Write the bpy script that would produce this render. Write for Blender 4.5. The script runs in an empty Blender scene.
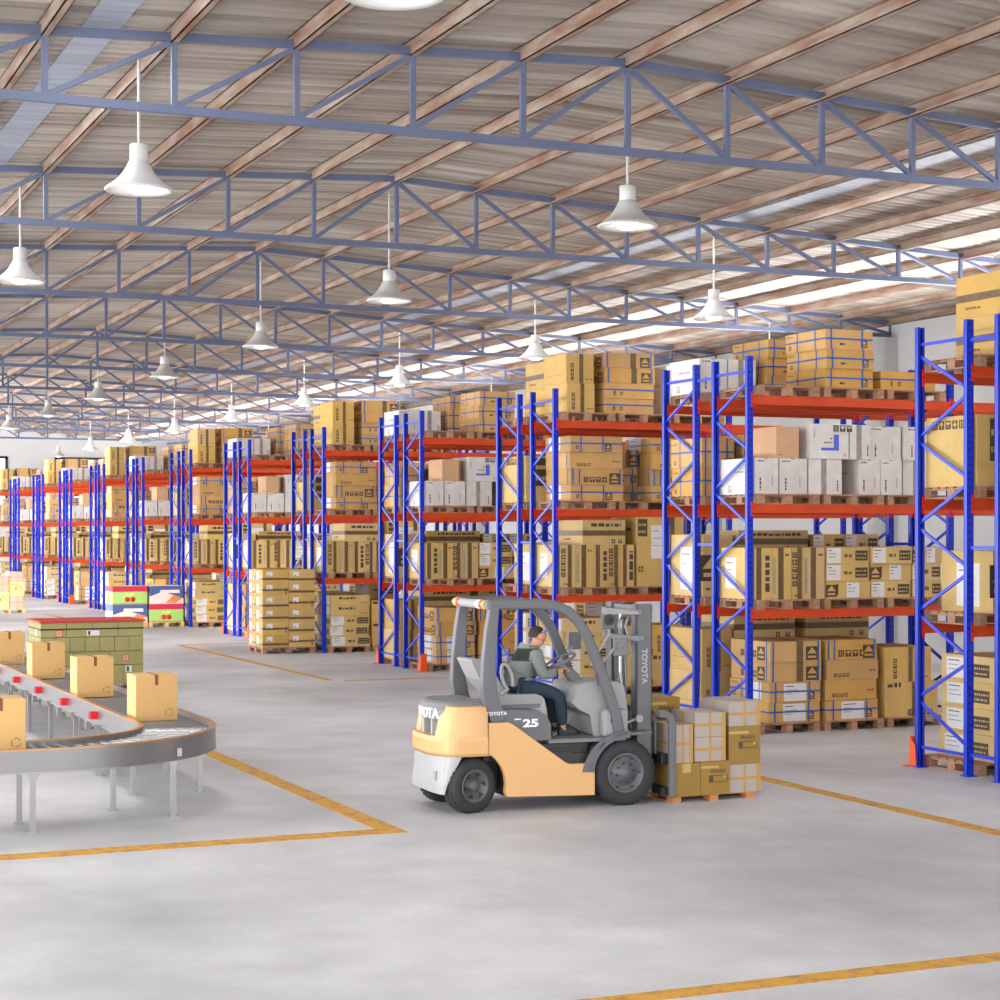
# Warehouse hall with pallet racks, forklift and conveyor
EXPOSURE = 0.72
LAMP_W = 50.0
WORLD_C = (0.95, 0.97, 1.0, 1); YARD_C = (1.0, .98, .95, 1); WORLD_S = 2.6
DOORS = [(37, 41), (46, 49), (56, 60)]; DAY_W = 130.0; ROOF_FILL_W = 900.0; FAR_W = 3800.0; EAVE_W = 2600.0; SKY_W = 1250.0
def spans(*q): return set(v for a, b in q for v in range(a, b + 1))
LAMP_DX = {(1, 1): .05, (1, 2): -.11, (1, 3): .07, (2, 2): -.12, (2, 3): .12}
LAMP_SKIP = {(0, k) for k in range(4, 11)} | {(1, 8), (1, 9), (1, 10), (2, 0)} | {(3, k) for k in (0, 1, 2, 4, 6, 7, 9)}
# cartons and pallets that nothing of shows (left out), and the smallest cartons, joined into one mass
SKIP_C = spans((3, 8), (11, 12), (17, 23), (25, 25), (29, 30), (32, 33), (44, 47), (72, 72), (82, 84), (139, 139), (152, 152), (163, 165), (209, 211), (265, 266), (279, 279), (287, 287), (290, 292), (313, 313), (323, 324), (330, 330), (336, 338), (349, 351), (389, 389), (392, 393), (402, 404), (406, 406), (411, 411), (414, 414), (417, 419), (427, 428), (440, 440), (450, 451), (455, 457), (463, 465), (473, 478), (486, 488), (497, 498), (516, 516), (518, 520), (529, 531), (533, 533), (537, 538), (543, 543), (552, 555), (567, 567), (577, 578), (582, 584), (587, 592), (600, 605), (613, 615), (624, 625), (642, 643), (646, 647), (656, 658), (660, 660), (664, 665), (679, 682), (694, 694), (702, 702), (704, 705), (707, 707), (709, 711), (714, 719), (723, 723), (727, 732), (737, 742), (751, 752), (769, 770), (773, 774), (783, 785), (787, 787), (791, 792), (795, 795), (806, 809))
STUFF_C = spans((1, 2), (13, 16), (26, 28), (31, 31), (35, 43), (52, 55), (79, 80), (96, 96), (99, 100), (102, 103), (105, 106), (120, 122), (124, 126), (135, 135), (138, 138), (160, 160), (162, 162), (166, 166), (172, 172), (175, 175), (179, 181), (186, 186), (196, 197), (199, 199), (201, 203), (206, 208), (219, 224), (226, 227), (229, 230), (232, 233), (239, 239), (243, 244), (247, 249), (251, 253), (261, 262), (271, 277), (289, 289), (300, 308), (310, 310), (322, 322), (326, 326), (328, 329), (333, 335), (343, 348), (353, 354), (356, 371), (374, 381), (384, 385), (388, 388), (390, 391), (398, 401), (410, 410), (415, 416), (425, 426), (429, 435), (437, 439), (443, 445), (448, 449), (453, 454), (458, 458), (460, 462), (469, 472), (479, 481), (483, 485), (489, 491), (493, 496), (499, 503), (505, 508), (511, 513), (515, 515), (517, 517), (525, 528), (532, 532), (536, 536), (541, 542), (544, 549), (556, 566), (570, 572), (574, 576), (580, 581), (585, 586), (595, 599), (606, 608), (610, 612), (620, 623), (626, 630), (632, 635), (638, 640), (644, 645), (648, 650), (652, 655), (659, 659), (663, 663), (667, 678), (683, 693), (695, 699), (701, 701), (703, 703), (706, 706), (708, 708), (712, 713), (721, 722), (724, 726), (733, 736), (743, 750), (753, 763), (765, 767), (771, 772), (775, 782), (786, 786), (788, 790), (793, 794), (796, 805), (810, 817))
SKIP_P = spans((2, 3), (5, 6), (8, 9), (11, 12), (14, 15), (18, 18), (20, 21), (24, 24), (29, 30), (35, 36), (42, 42), (53, 54), (75, 75), (77, 78), (81, 81), (99, 99), (101, 102), (105, 105), (108, 108), (114, 114), (122, 123), (125, 126), (129, 129), (132, 132), (135, 135), (138, 138), (146, 147), (150, 150), (153, 153), (156, 156), (159, 159), (162, 162), (169, 174), (177, 177), (180, 180), (183, 183), (186, 186), (188, 189), (192, 192), (194, 195), (197, 198), (200, 201), (203, 204), (206, 207), (209, 210), (212, 213), (215, 216), (218, 219), (221, 222), (224, 225), (227, 228), (230, 231), (233, 234), (236, 237), (239, 240), (242, 243), (245, 246), (248, 249), (251, 252), (254, 255), (257, 258), (260, 261), (263, 264), (266, 267), (269, 270), (272, 273), (275, 276), (278, 279), (281, 282), (284, 285), (287, 291), (293, 294), (296, 297), (299, 300), (302, 303), (305, 306), (308, 309), (311, 312))
import bpy, bmesh, math, random
from mathutils import Vector, Matrix
PI = math.pi
SC = bpy.context.scene
COL = SC.collection
RND = random.Random(7)

# ------------------------------------------------------------------ materials
def lin(c):
    c /= 255.0
    return c / 12.92 if c <= 0.04045 else ((c + 0.055) / 1.055) ** 2.4

def rgb(r, g, b):
    return (lin(r), lin(g), lin(b), 1.0)

def mat(name, col, rough=0.6, metal=0.0, noise=0.0, nscale=6.0, stretch=(1, 1, 1), randv=0.0,
        randh=0.0, emit=None, estr=0.0, bump=0.0, col2=None, spec=None, coat=0.0):
    m = bpy.data.materials.new(name)
    m.use_nodes = True
    nt = m.node_tree
    b = nt.nodes['Principled BSDF']
    b.inputs['Base Color'].default_value = col
    b.inputs['Roughness'].default_value = rough
    b.inputs['Metallic'].default_value = metal
    if spec is not None:
        b.inputs['Specular IOR Level'].default_value = spec
    if coat:
        b.inputs['Coat Weight'].default_value = coat
        b.inputs['Coat Roughness'].default_value = 0.15
    if emit:
        b.inputs['Emission Color'].default_value = emit
        b.inputs['Emission Strength'].default_value = estr
    src = None
    if noise or bump:
        tc = nt.nodes.new('ShaderNodeTexCoord')
        mp = nt.nodes.new('ShaderNodeMapping')
        mp.inputs['Scale'].default_value = stretch
        nt.links.new(tc.outputs['Object'], mp.inputs['Vector'])
        n = nt.nodes.new('ShaderNodeTexNoise')
        n.inputs['Scale'].default_value = nscale
        n.inputs['Detail'].default_value = 5
        n.inputs['Roughness'].default_value = 0.6
        nt.links.new(mp.outputs['Vector'], n.inputs['Vector'])
        if noise:
            mx = nt.nodes.new('ShaderNodeMix')
            mx.data_type = 'RGBA'
            mr = nt.nodes.new('ShaderNodeMapRange')
            mr.inputs['From Min'].default_value = 0.35
            mr.inputs['From Max'].default_value = 0.65
            nt.links.new(n.outputs['Fac'], mr.inputs['Value'])
            nt.links.new(mr.outputs['Result'], mx.inputs['Factor'])
            mx.inputs['A'].default_value = col
            c2 = col2 if col2 else tuple(v * (1 - noise) for v in col[:3]) + (1,)
            mx.inputs['B'].default_value = c2
            src = mx.outputs['Result']
        if bump:
            bp = nt.nodes.new('ShaderNodeBump')
            bp.inputs['Strength'].default_value = bump
            bp.inputs['Distance'].default_value = 0.02
            nt.links.new(n.outputs['Fac'], bp.inputs['Height'])
            nt.links.new(bp.outputs['Normal'], b.inputs['Normal'])
    if randv or randh:
        oi = nt.nodes.new('ShaderNodeObjectInfo')
        hs = nt.nodes.new('ShaderNodeHueSaturation')
        r1 = nt.nodes.new('ShaderNodeMapRange')
        r1.inputs['To Min'].default_value = 1 - randv
        r1.inputs['To Max'].default_value = 1 + randv
        nt.links.new(oi.outputs['Random'], r1.inputs['Value'])
        nt.links.new(r1.outputs['Result'], hs.inputs['Value'])
        if randh:
            ml = nt.nodes.new('ShaderNodeMath'); ml.operation = 'MULTIPLY'; ml.inputs[1].default_value = 7.31
            fr = nt.nodes.new('ShaderNodeMath'); fr.operation = 'FRACT'
            r2 = nt.nodes.new('ShaderNodeMapRange')
            r2.inputs['To Min'].default_value = 1 - randh
            r2.inputs['To Max'].default_value = 1 + randh
            nt.links.new(oi.outputs['Random'], ml.inputs[0]); nt.links.new(ml.outputs[0], fr.inputs[0])
            nt.links.new(fr.outputs[0], r2.inputs['Value'])
            nt.links.new(r2.outputs['Result'], hs.inputs['Saturation'])
        if src is None:
            hs.inputs['Color'].default_value = col
        else:
            nt.links.new(src, hs.inputs['Color'])
        src = hs.outputs['Color']
    if src is not None:
        nt.links.new(src, b.inputs['Base Color'])
    return m

M = {}
M['blue'] = mat('blue_enamel', rgb(4, 50, 202), 0.3)
M['bluehole'] = mat('slot_dark', rgb(14, 18, 70), 0.7)
M['orange'] = mat('orange_enamel', rgb(212, 72, 18), 0.42, noise=0.12, nscale=1.5)
M['conn'] = mat('red_connector', rgb(222, 40, 24), 0.45)
M['guard'] = mat('guard_orange', rgb(232, 84, 22), 0.5)
M['pallet'] = mat('pallet_wood', rgb(178, 136, 108), 0.8, noise=0.35, nscale=9, stretch=(1, 6, 6), randv=0.12)
M['pallet_pale'] = mat('pale_pallet_wood', rgb(226, 186, 122), 0.8, noise=0.2, nscale=9, stretch=(1, 6, 6))
M['pallet_orange'] = mat('orange_pallet_wood', rgb(214, 138, 84), 0.8, noise=0.3, nscale=9, stretch=(1, 6, 6))
M['yel'] = mat('yellow_cardboard', rgb(208, 171, 102), 0.72, noise=0.15, nscale=2.2, randv=0.10, randh=0.08)
M['och'] = mat('ochre_cardboard', rgb(202, 158, 92), 0.72, noise=0.16, nscale=2.2, randv=0.10, randh=0.08)
M['kraft'] = mat('kraft_cardboard', rgb(206, 176, 116), 0.74, noise=0.14, nscale=2.5, randv=0.09, randh=0.10)
M['conv'] = mat('conveyor_cardboard', rgb(206, 164, 104), 0.72, noise=0.05, nscale=3)
M['tan'] = mat('tan_cardboard', rgb(186, 146, 116), 0.75, noise=0.1, nscale=4, randv=0.05)
M['ply'] = mat('plywood', rgb(206, 164, 128), 0.7, noise=0.12, nscale=5, stretch=(1, 1, 9))
M['wht'] = mat('white_cardboard', rgb(214, 210, 206), 0.65, noise=0.14, nscale=5, randv=0.06)
M['tape'] = mat('brown_tape', rgb(116, 92, 60), 0.35, noise=0.35, nscale=12, stretch=(1, 1, 3))
M['tapeg'] = mat('grey_tape', rgb(160, 156, 152), 0.35, noise=0.3, nscale=14)
M['strap'] = mat('blue_strap', rgb(16, 88, 176), 0.45)
M['ink'] = mat('ink_black', rgb(72, 60, 46), 0.6)
M['inkb'] = mat('ink_brown', rgb(112, 84, 48), 0.6)
M['label'] = mat('white_label', rgb(222, 222, 222), 0.6, noise=0.1, nscale=25)
M['logo'] = mat('blue_print', rgb(84, 96, 214), 0.6)
M['seam'] = mat('carton_seam', rgb(130, 96, 52), 0.8)
M['seamd'] = mat('dark_tape', rgb(122, 66, 34), 0.6)
M['olive'] = mat('load_cardboard', rgb(152, 118, 52), 0.72, noise=0.1, nscale=3, randv=0.05)
M['gridw'] = mat('film_white', rgb(172, 160, 152), 0.45, noise=0.06, nscale=3)
M['gridt'] = mat('film_tape', rgb(186, 142, 70), 0.45)
M['cream'] = mat('cream_cardboard', rgb(216, 194, 128), 0.72, noise=0.06, nscale=3)
M['tab'] = mat('clear_tape', rgb(184, 158, 100), 0.3)
M['steel'] = mat('brushed_steel', rgb(164, 162, 162), 0.3, 0.9, noise=0.08, nscale=2)
M['steelrail'] = mat('rail_steel', rgb(146, 144, 146), 0.3, 0.85, noise=0.05, nscale=1)
M['roller'] = mat('roller_steel', rgb(176, 176, 178), 0.25, 0.8)
M['copper'] = mat('copper_edge', rgb(194, 146, 100), 0.3, 0.8)
M['red'] = mat('red_plastic', rgb(214, 16, 22), 0.35)
M['black'] = mat('black_plastic', rgb(22, 22, 24), 0.5)
M['truss'] = mat('truss_blue_grey', rgb(100, 110, 140), 0.5, noise=0.12, nscale=3)
M['purlin'] = mat('purlin_primer', rgb(168, 154, 142), 0.6, noise=0.3, nscale=6, stretch=(1, .2, 1), col2=rgb(134, 98, 80))
M['lampw'] = mat('lamp_white', rgb(200, 200, 199), 0.4)
M['bulb'] = mat('lamp_glow', rgb(255, 255, 250), 0.4, emit=(1, 0.98, 0.94, 1), estr=4.0)
M['wall'] = mat('wall_paint', rgb(206, 208, 210), 0.8, noise=0.04, nscale=0.6)
M['column'] = mat('column_paint', rgb(190, 190, 190), 0.8, noise=0.06, nscale=1)
M['winframe'] = mat('window_frame_black', rgb(34, 34, 36), 0.5)
# glass pane, thin and clear
g = bpy.data.materials.new('window_glass'); g.use_nodes = True
gn = g.node_tree; gb = gn.nodes['Principled BSDF']
gb.inputs['Base Color'].default_value = (0.95, 0.98, 1, 1); gb.inputs['Roughness'].default_value = 0.05
gb.inputs['Alpha'].default_value = 0.12
M['glass'] = g
# forklift
M['fl_orange'] = mat('forklift_paint_orange', rgb(216, 168, 110), 0.42, coat=0.2)
M['fl_grey'] = mat('forklift_paint_grey', rgb(98, 98, 103), 0.45)
M['fl_mid'] = mat('forklift_mid_grey', rgb(120, 120, 123), 0.5)
M['fl_light'] = mat('forklift_light_grey', rgb(154, 154, 154), 0.55)
M['fl_pale'] = mat('forklift_pale_grey', rgb(172, 172, 174), 0.5, noise=0.05, nscale=6)
M['fl_dark'] = mat('forklift_dark', rgb(44, 43, 47), 0.5)
M['tyre'] = mat('tyre_rubber', rgb(50, 50, 52), 0.75, noise=0.25, nscale=20)
M['rim'] = mat('rim_grey', rgb(96, 97, 100), 0.45, 0.2)
M['chrome'] = mat('chrome', rgb(210, 210, 212), 0.2, 0.9)
M['white'] = mat('white_paint', rgb(240, 240, 240), 0.5)
M['refl_r'] = mat('reflector_red', rgb(220, 40, 30), 0.35)
M['refl_y'] = mat('reflector_amber', rgb(240, 180, 50), 0.35)
# person
M['skin'] = mat('skin', rgb(206, 150, 124), 0.55)
M['hair'] = mat('hair_dark', rgb(62, 48, 40), 0.8, noise=0.3, nscale=60)
M['jacket'] = mat('jacket_grey', rgb(118, 126, 122), 0.85, noise=0.12, nscale=14)
M['yoke'] = mat('jacket_dark_green', rgb(44, 54, 48), 0.85, noise=0.1, nscale=14)
M['jeans'] = mat('jeans_blue', rgb(44, 62, 76), 0.85, noise=0.2, nscale=12)
M['shoe'] = mat('shoe_black', rgb(28, 28, 28), 0.5)
M['eye'] = mat('eye_dark', rgb(40, 30, 26), 0.3)
# crate and fruit boxes
M['crate'] = mat('olive_carton', rgb(160, 153, 98), 0.7, noise=0.08, nscale=2)
M['crate2'] = mat('pale_olive_carton', rgb(206, 200, 140), 0.7, noise=0.08, nscale=2)
M['lid'] = mat('red_sheet', rgb(190, 44, 30), 0.55)
M['f_green'] = mat('fruit_green', rgb(166, 206, 116), 0.6)
M['f_pink'] = mat('fruit_crimson', rgb(206, 44, 78), 0.6)
M['f_red'] = mat('cherry_red', rgb(226, 38, 44), 0.5)
M['f_blue'] = mat('fruit_blue', rgb(74, 96, 148), 0.6)
M['f_rose'] = mat('fruit_rose', rgb(244, 220, 212), 0.6)
M['f_orange'] = mat('carrot_orange', rgb(224, 138, 72), 0.6)
M['f_leaf'] = mat('leaf_lime', rgb(206, 232, 90), 0.6)
M['f_cream'] = mat('fruit_cream', rgb(250, 244, 220), 0.6)

def floor_material():
    m = bpy.data.materials.new('concrete_floor'); m.use_nodes = True
    nt = m.node_tree; b = nt.nodes['Principled BSDF']
    tc = nt.nodes.new('ShaderNodeTexCoord')
    def noise(scale, det, mp=None, rough=.55):
        n = nt.nodes.new('ShaderNodeTexNoise'); n.inputs['Scale'].default_value = scale
        n.inputs['Detail'].default_value = det; n.inputs['Roughness'].default_value = rough
        nt.links.new(tc.outputs['Object'], n.inputs['Vector']); return n
    n1 = noise(0.28, 4); n2 = noise(1.7, 6); n3 = noise(14, 4)
    r1 = nt.nodes.new('ShaderNodeValToRGB')
    r1.color_ramp.elements[0].position = 0.32; r1.color_ramp.elements[0].color = rgb(170, 170, 172)
    r1.color_ramp.elements[1].position = 0.62; r1.color_ramp.elements[1].color = rgb(206, 206, 209)
    nt.links.new(n1.outputs['Fac'], r1.inputs['Fac'])
    r2 = nt.nodes.new('ShaderNodeValToRGB')
    r2.color_ramp.elements[0].position = 0.3; r2.color_ramp.elements[0].color = (0.86, 0.86, 0.86, 1)
    r2.color_ramp.elements[1].position = 0.7; r2.color_ramp.elements[1].color = (1.05, 1.05, 1.05, 1)
    nt.links.new(n2.outputs['Fac'], r2.inputs['Fac'])
    r3 = nt.nodes.new('ShaderNodeValToRGB')
    r3.color_ramp.elements[0].position = 0.2; r3.color_ramp.elements[0].color = (0.93, 0.93, 0.93, 1)
    r3.color_ramp.elements[1].position = 0.6; r3.color_ramp.elements[1].color = (1, 1, 1, 1)
    nt.links.new(n3.outputs['Fac'], r3.inputs['Fac'])
    def mul(a, c):
        x = nt.nodes.new('ShaderNodeMix'); x.data_type = 'RGBA'; x.blend_type = 'MULTIPLY'
        x.inputs['Factor'].default_value = 1
        nt.links.new(a, x.inputs['A']); nt.links.new(c, x.inputs['B']); return x.outputs['Result']
    c = mul(mul(r1.outputs['Color'], r2.outputs['Color']), r3.outputs['Color'])
    nt.links.new(c, b.inputs['Base Color'])
    rr = nt.nodes.new('ShaderNodeMapRange'); rr.inputs['To Min'].default_value = 0.38; rr.inputs['To Max'].default_value = 0.6
    nt.links.new(n2.outputs['Fac'], rr.inputs['Value']); nt.links.new(rr.outputs['Result'], b.inputs['Roughness'])
    b.inputs['Specular IOR Level'].default_value = 0.35
    return m
def jacket_material():
    """grey cloth with a dark green yoke, hem band and cuffs sewn in"""
    m = bpy.data.materials.new('jacket_cloth'); m.use_nodes = True
    nt = m.node_tree; b = nt.nodes['Principled BSDF']; b.inputs['Roughness'].default_value = 0.85
    tc = nt.nodes.new('ShaderNodeTexCoord'); sp = nt.nodes.new('ShaderNodeSeparateXYZ'); nt.links.new(tc.outputs['Object'], sp.inputs[0])
    def mth(op, a, c=None):
        n = nt.nodes.new('ShaderNodeMath'); n.operation = op
        for i, v in enumerate((a, c)):
            if v is None: continue
            if isinstance(v, (int, float)): n.inputs[i].default_value = v
            else: nt.links.new(v, n.inputs[i])
        return n.outputs[0]
    X, Y, Z = sp.outputs['X'], sp.outputs['Y'], sp.outputs['Z']
    ay = mth('ABSOLUTE', Y)
    body = mth('LESS_THAN', ay, 0.168)
    yoke = mth('MULTIPLY', mth('MULTIPLY', mth('GREATER_THAN', Z, 0.325), mth('LESS_THAN', Z, 0.452)), body)
    yoke = mth('MULTIPLY', yoke, mth('LESS_THAN', X, 0.19))
    hem = mth('MULTIPLY', mth('LESS_THAN', Z, 0.075), mth('LESS_THAN', X, 0.20))
    cuff = mth('GREATER_THAN', X, 0.352)
    f = mth('MAXIMUM', mth('MAXIMUM', yoke, hem), cuff)
    mx = nt.nodes.new('ShaderNodeMix'); mx.data_type = 'RGBA'; nt.links.new(f, mx.inputs['Factor'])
    mx.inputs['A'].default_value = rgb(122, 130, 126); mx.inputs['B'].default_value = rgb(42, 52, 46)
    nt.links.new(mx.outputs['Result'], b.inputs['Base Color'])
    return m
M['jacketc'] = jacket_material()
M['floor'] = floor_material()

def line_material():
    m = bpy.data.materials.new('worn_yellow_paint'); m.use_nodes = True
    nt = m.node_tree; b = nt.nodes['Principled BSDF']
    tc = nt.nodes.new('ShaderNodeTexCoord')
    n = nt.nodes.new('ShaderNodeTexNoise'); n.inputs['Scale'].default_value = 7; n.inputs['Detail'].default_value = 8
    n.inputs['Roughness'].default_value = 0.75
    nt.links.new(tc.outputs['Object'], n.inputs['Vector'])
    r = nt.nodes.new('ShaderNodeValToRGB')
    r.color_ramp.elements[0].position = 0.36; r.color_ramp.elements[0].color = rgb(140, 108, 58)
    r.color_ramp.elements[1].position = 0.52; r.color_ramp.elements[1].color = rgb(206, 150, 44)
    e = r.color_ramp.elements.new(0.70); e.color = rgb(196, 148, 60)
    e = r.color_ramp.elements.new(0.74); e.color = rgb(188, 180, 166)
    nt.links.new(n.outputs['Fac'], r.inputs['Fac']); nt.links.new(r.outputs['Color'], b.inputs['Base Color'])
    b.inputs['Roughness'].default_value = 0.6
    return m
M['line'] = line_material()

def roof_material():
    m = bpy.data.materials.new('weathered_roof_sheet'); m.use_nodes = True
    nt = m.node_tree; b = nt.nodes['Principled BSDF']
    tc = nt.nodes.new('ShaderNodeTexCoord'); mp = nt.nodes.new('ShaderNodeMapping')
    mp.inputs['Scale'].default_value = (0.12, 2.4, 0.12)
    nt.links.new(tc.outputs['Object'], mp.inputs['Vector'])
    n = nt.nodes.new('ShaderNodeTexNoise'); n.inputs['Scale'].default_value = 1.3; n.inputs['Detail'].default_value = 5
    nt.links.new(mp.outputs['Vector'], n.inputs['Vector'])
    r = nt.nodes.new('ShaderNodeValToRGB')
    r.color_ramp.elements[0].position = 0.30; r.color_ramp.elements[0].color = rgb(138, 128, 120)
    r.color_ramp.elements[1].position = 0.66; r.color_ramp.elements[1].color = rgb(196, 188, 178)
    nt.links.new(n.outputs['Fac'], r.inputs['Fac'])
    n2 = nt.nodes.new('ShaderNodeTexNoise'); n2.inputs['Scale'].default_value = 0.35; n2.inputs['Detail'].default_value = 3
    nt.links.new(tc.outputs['Object'], n2.inputs['Vector'])
    r2 = nt.nodes.new('ShaderNodeValToRGB')
    r2.color_ramp.elements[0].position = 0.35; r2.color_ramp.elements[0].color = (0.74, 0.71, 0.69, 1)
    r2.color_ramp.elements[1].position = 0.6; r2.color_ramp.elements[1].color = (1, 1, 1, 1)
    nt.links.new(n2.outputs['Fac'], r2.inputs['Fac'])
    x = nt.nodes.new('ShaderNodeMix'); x.data_type = 'RGBA'; x.blend_type = 'MULTIPLY'; x.inputs['Factor'].default_value = 1
    nt.links.new(r.outputs['Color'], x.inputs['A']); nt.links.new(r2.outputs['Color'], x.inputs['B'])
    nt.links.new(x.outputs['Result'], b.inputs['Base Color'])
    b.inputs['Roughness'].default_value = 0.55
    return m
M['roof'] = roof_material()
M['rooflight'] = mat('rooflight_sheet', rgb(176, 186, 204), 0.4, noise=0.35, nscale=3, stretch=(.3, 2.5, .3))

# ------------------------------------------------------------------ mesh builder
class MB:
    def __init__(self):
        self.v = []; self.f = []; self.m = []; self.s = []
    def add(self, vs, fs, m, smooth=False):
        o = len(self.v)
        self.v += [tuple(p) for p in vs]
        for q in fs:
            self.f.append([o + i for i in q]); self.m.append(m); self.s.append(smooth)
    def box(self, x0, x1, y0, y1, z0, z1, m):
        vs = [(x0, y0, z0), (x1, y0, z0), (x1, y1, z0), (x0, y1, z0), (x0, y0, z1), (x1, y0, z1), (x1, y1, z1), (x0, y1, z1)]
        self.add(vs, [(0, 3, 2, 1), (4, 5, 6, 7), (0, 1, 5, 4), (1, 2, 6, 5), (2, 3, 7, 6), (3, 0, 4, 7)], m)
    def quad(self, a, b, c, d, m):
        self.add([a, b, c, d], [(0, 1, 2, 3)], m)
    def bar(self, p0, p1, w, h, m, up=(0, 0, 1)):
        self.sweep([p0, p1], w, h, m, up)
    def sweep(self, pts, w, h, m, up=(0, 0, 1), smooth=False):
        """a rectangular tube along a path: w across, h along 'up' (both may be lists)"""
        P = [Vector(p) for p in pts]; n = len(P); vs = []
        for i, p in enumerate(P):
            t = (P[min(i + 1, n - 1)] - P[max(i - 1, 0)]).normalized()
            u = Vector(up)
            sd = t.cross(u)
            if sd.length < 1e-5:
                sd = t.cross(Vector((1, 0, 0)))
            sd.normalize(); u2 = sd.cross(t).normalized()
            ww = (w[i] if isinstance(w, (list, tuple)) else w) / 2
            hh = (h[i] if isinstance(h, (list, tuple)) else h) / 2
            k = 1.0
            if 0 < i < n - 1:
                a = (P[i] - P[i - 1]).normalized(); b = (P[i + 1] - P[i]).normalized()
                k = 1 / max(0.5, math.sqrt(max(0, (1 + a.dot(b)) / 2)))
            vs += [p - sd * ww - u2 * hh * k, p + sd * ww - u2 * hh * k, p + sd * ww + u2 * hh * k, p - sd * ww + u2 * hh * k]
        fs = []
        for i in range(n - 1):
            a = 4 * i
            for j in range(4):
                fs.append((a + j, a + (j + 1) % 4, a + 4 + (j + 1) % 4, a + 4 + j))
        fs.append((3, 2, 1, 0)); e = 4 * (n - 1); fs.append((e, e + 1, e + 2, e + 3))
        self.add(vs, fs, m, smooth)
    def tube(self, pts, r, m, n=10, closed=False):
        P = [Vector(p) for p in pts]; k = len(P); vs = []; prev = None
        for i, p in enumerate(P):
            if closed:
                t = (P[(i + 1) % k] - P[i - 1]).normalized()
            else:
                t = (P[min(i + 1, k - 1)] - P[max(i - 1, 0)]).normalized()
            if prev is None:
                a = Vector((0, 0, 1)) if abs(t.z) < 0.9 else Vector((1, 0, 0))
                u = t.cross(a).normalized()
            else:
                u = (prev - t * prev.dot(t)).normalized()
            prev = u; v = t.cross(u)
            rr = r[i] if isinstance(r, (list, tuple)) else r
            for j in range(n):
                an = 2 * PI * j / n
                vs.append(p + u * (rr * math.cos(an)) + v * (rr * math.sin(an)))
        fs = []
        for i in range(k if closed else k - 1):
            a = i * n; b = ((i + 1) % k) * n
            for j in range(n):
                fs.append((a + j, a + (j + 1) % n, b + (j + 1) % n, b + j))
        self.add(vs, fs, m, True)
        if not closed:
            self.add(vs[:n], [tuple(range(n))[::-1]], m); self.add(vs[-n:], [tuple(range(n))], m)
    def lathe(self, prof, c, n, m, axis='z', cap=True):
        """prof: [(radius, along)], revolved about axis through c"""
        vs = []
        for r, a in prof:
            for j in range(n):
                an = 2 * PI * j / n
                x, y = r * math.cos(an), r * math.sin(an)
                if axis == 'z': vs.append((c[0] + x, c[1] + y, c[2] + a))
                elif axis == 'y': vs.append((c[0] + x, c[1] + a, c[2] - y))
                else: vs.append((c[0] + a, c[1] + x, c[2] + y))
        fs = []
        for i in range(len(prof) - 1):
            for j in range(n):
                fs.append((i * n + j, i * n + (j + 1) % n, (i + 1) * n + (j + 1) % n, (i + 1) * n + j))
        self.add(vs, fs, m, True)
        if cap:
            if prof[0][0] > 1e-4: self.add(vs[:n], [tuple(range(n))[::-1]], m)
            if prof[-1][0] > 1e-4: self.add(vs[-n:], [tuple(range(n))], m)
    def prism(self, poly, axis, a0, a1, m, smooth=False):
        """poly in the two other axes (xz for y, xy for z, yz for x)"""
        n = len(poly)
        def P(p, a):
            if axis == 'y': return (p[0], a, p[1])
            if axis == 'z': return (p[0], p[1], a)
            return (a, p[0], p[1])
        vs = [P(p, a0) for p in poly] + [P(p, a1) for p in poly]
        fs = [(i, (i + 1) % n, n + (i + 1) % n, n + i) for i in range(n)]
        self.add(vs, fs, m, smooth)
        self.add(vs[:n], [tuple(range(n))[::-1]], m); self.add(vs[n:], [tuple(range(n))], m)
    def mesh(self, name, mats, org=(0, 0, 0), fix=True):
        me = bpy.data.meshes.new(name)
        me.from_pydata([(p[0] - org[0], p[1] - org[1], p[2] - org[2]) for p in self.v], [], self.f)
        for m in mats: me.materials.append(M[m])
        me.polygons.foreach_set('material_index', self.m)
        me.polygons.foreach_set('use_smooth', self.s)
        me.update()
        if fix:
            bm = bmesh.new(); bm.from_mesh(me)
            bmesh.ops.recalc_face_normals(bm, faces=bm.faces)
            bm.to_mesh(me); bm.free()
        return me

def link(name, me, parent=None, loc=(0, 0, 0), bevel=0.0, seg=2):
    o = bpy.data.objects.new(name, me); COL.objects.link(o)
    o.location = loc
    if parent is not None: o.parent = parent
    if bevel:
        b = o.modifiers.new('edge', 'BEVEL'); b.width = bevel; b.segments = seg; b.limit_method = 'ANGLE'; b.angle_limit = 0.6
    return o

def part(name, mb, mats, parent, org=(0, 0, 0), bevel=0.0, seg=2, fix=True):
    return link(name, mb.mesh(name, mats if isinstance(mats, (list, tuple)) else [mats], org, fix), parent, (0, 0, 0), bevel, seg)

def empty(name, loc=(0, 0, 0), rz=0.0):
    o = bpy.data.objects.new(name, None); COL.objects.link(o); o.empty_display_size = 0.1
    o.location = loc; o.rotation_euler = (0, 0, rz); return o

def tag(o, label, cat, group=None, kind=None):
    o['label'] = label; o['category'] = cat
    if group: o['group'] = group
    if kind: o['kind'] = kind
    return o

def struct(o, label=None):
    o['kind'] = 'structure'
    if label: o['label'] = label
    return o

def copy_tree(o, parent=None):
    c = o.copy(); COL.objects.link(c)
    if parent is not None: c.parent = parent
    for ch in list(o.children):
        copy_tree(ch, c)
    return c

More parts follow.
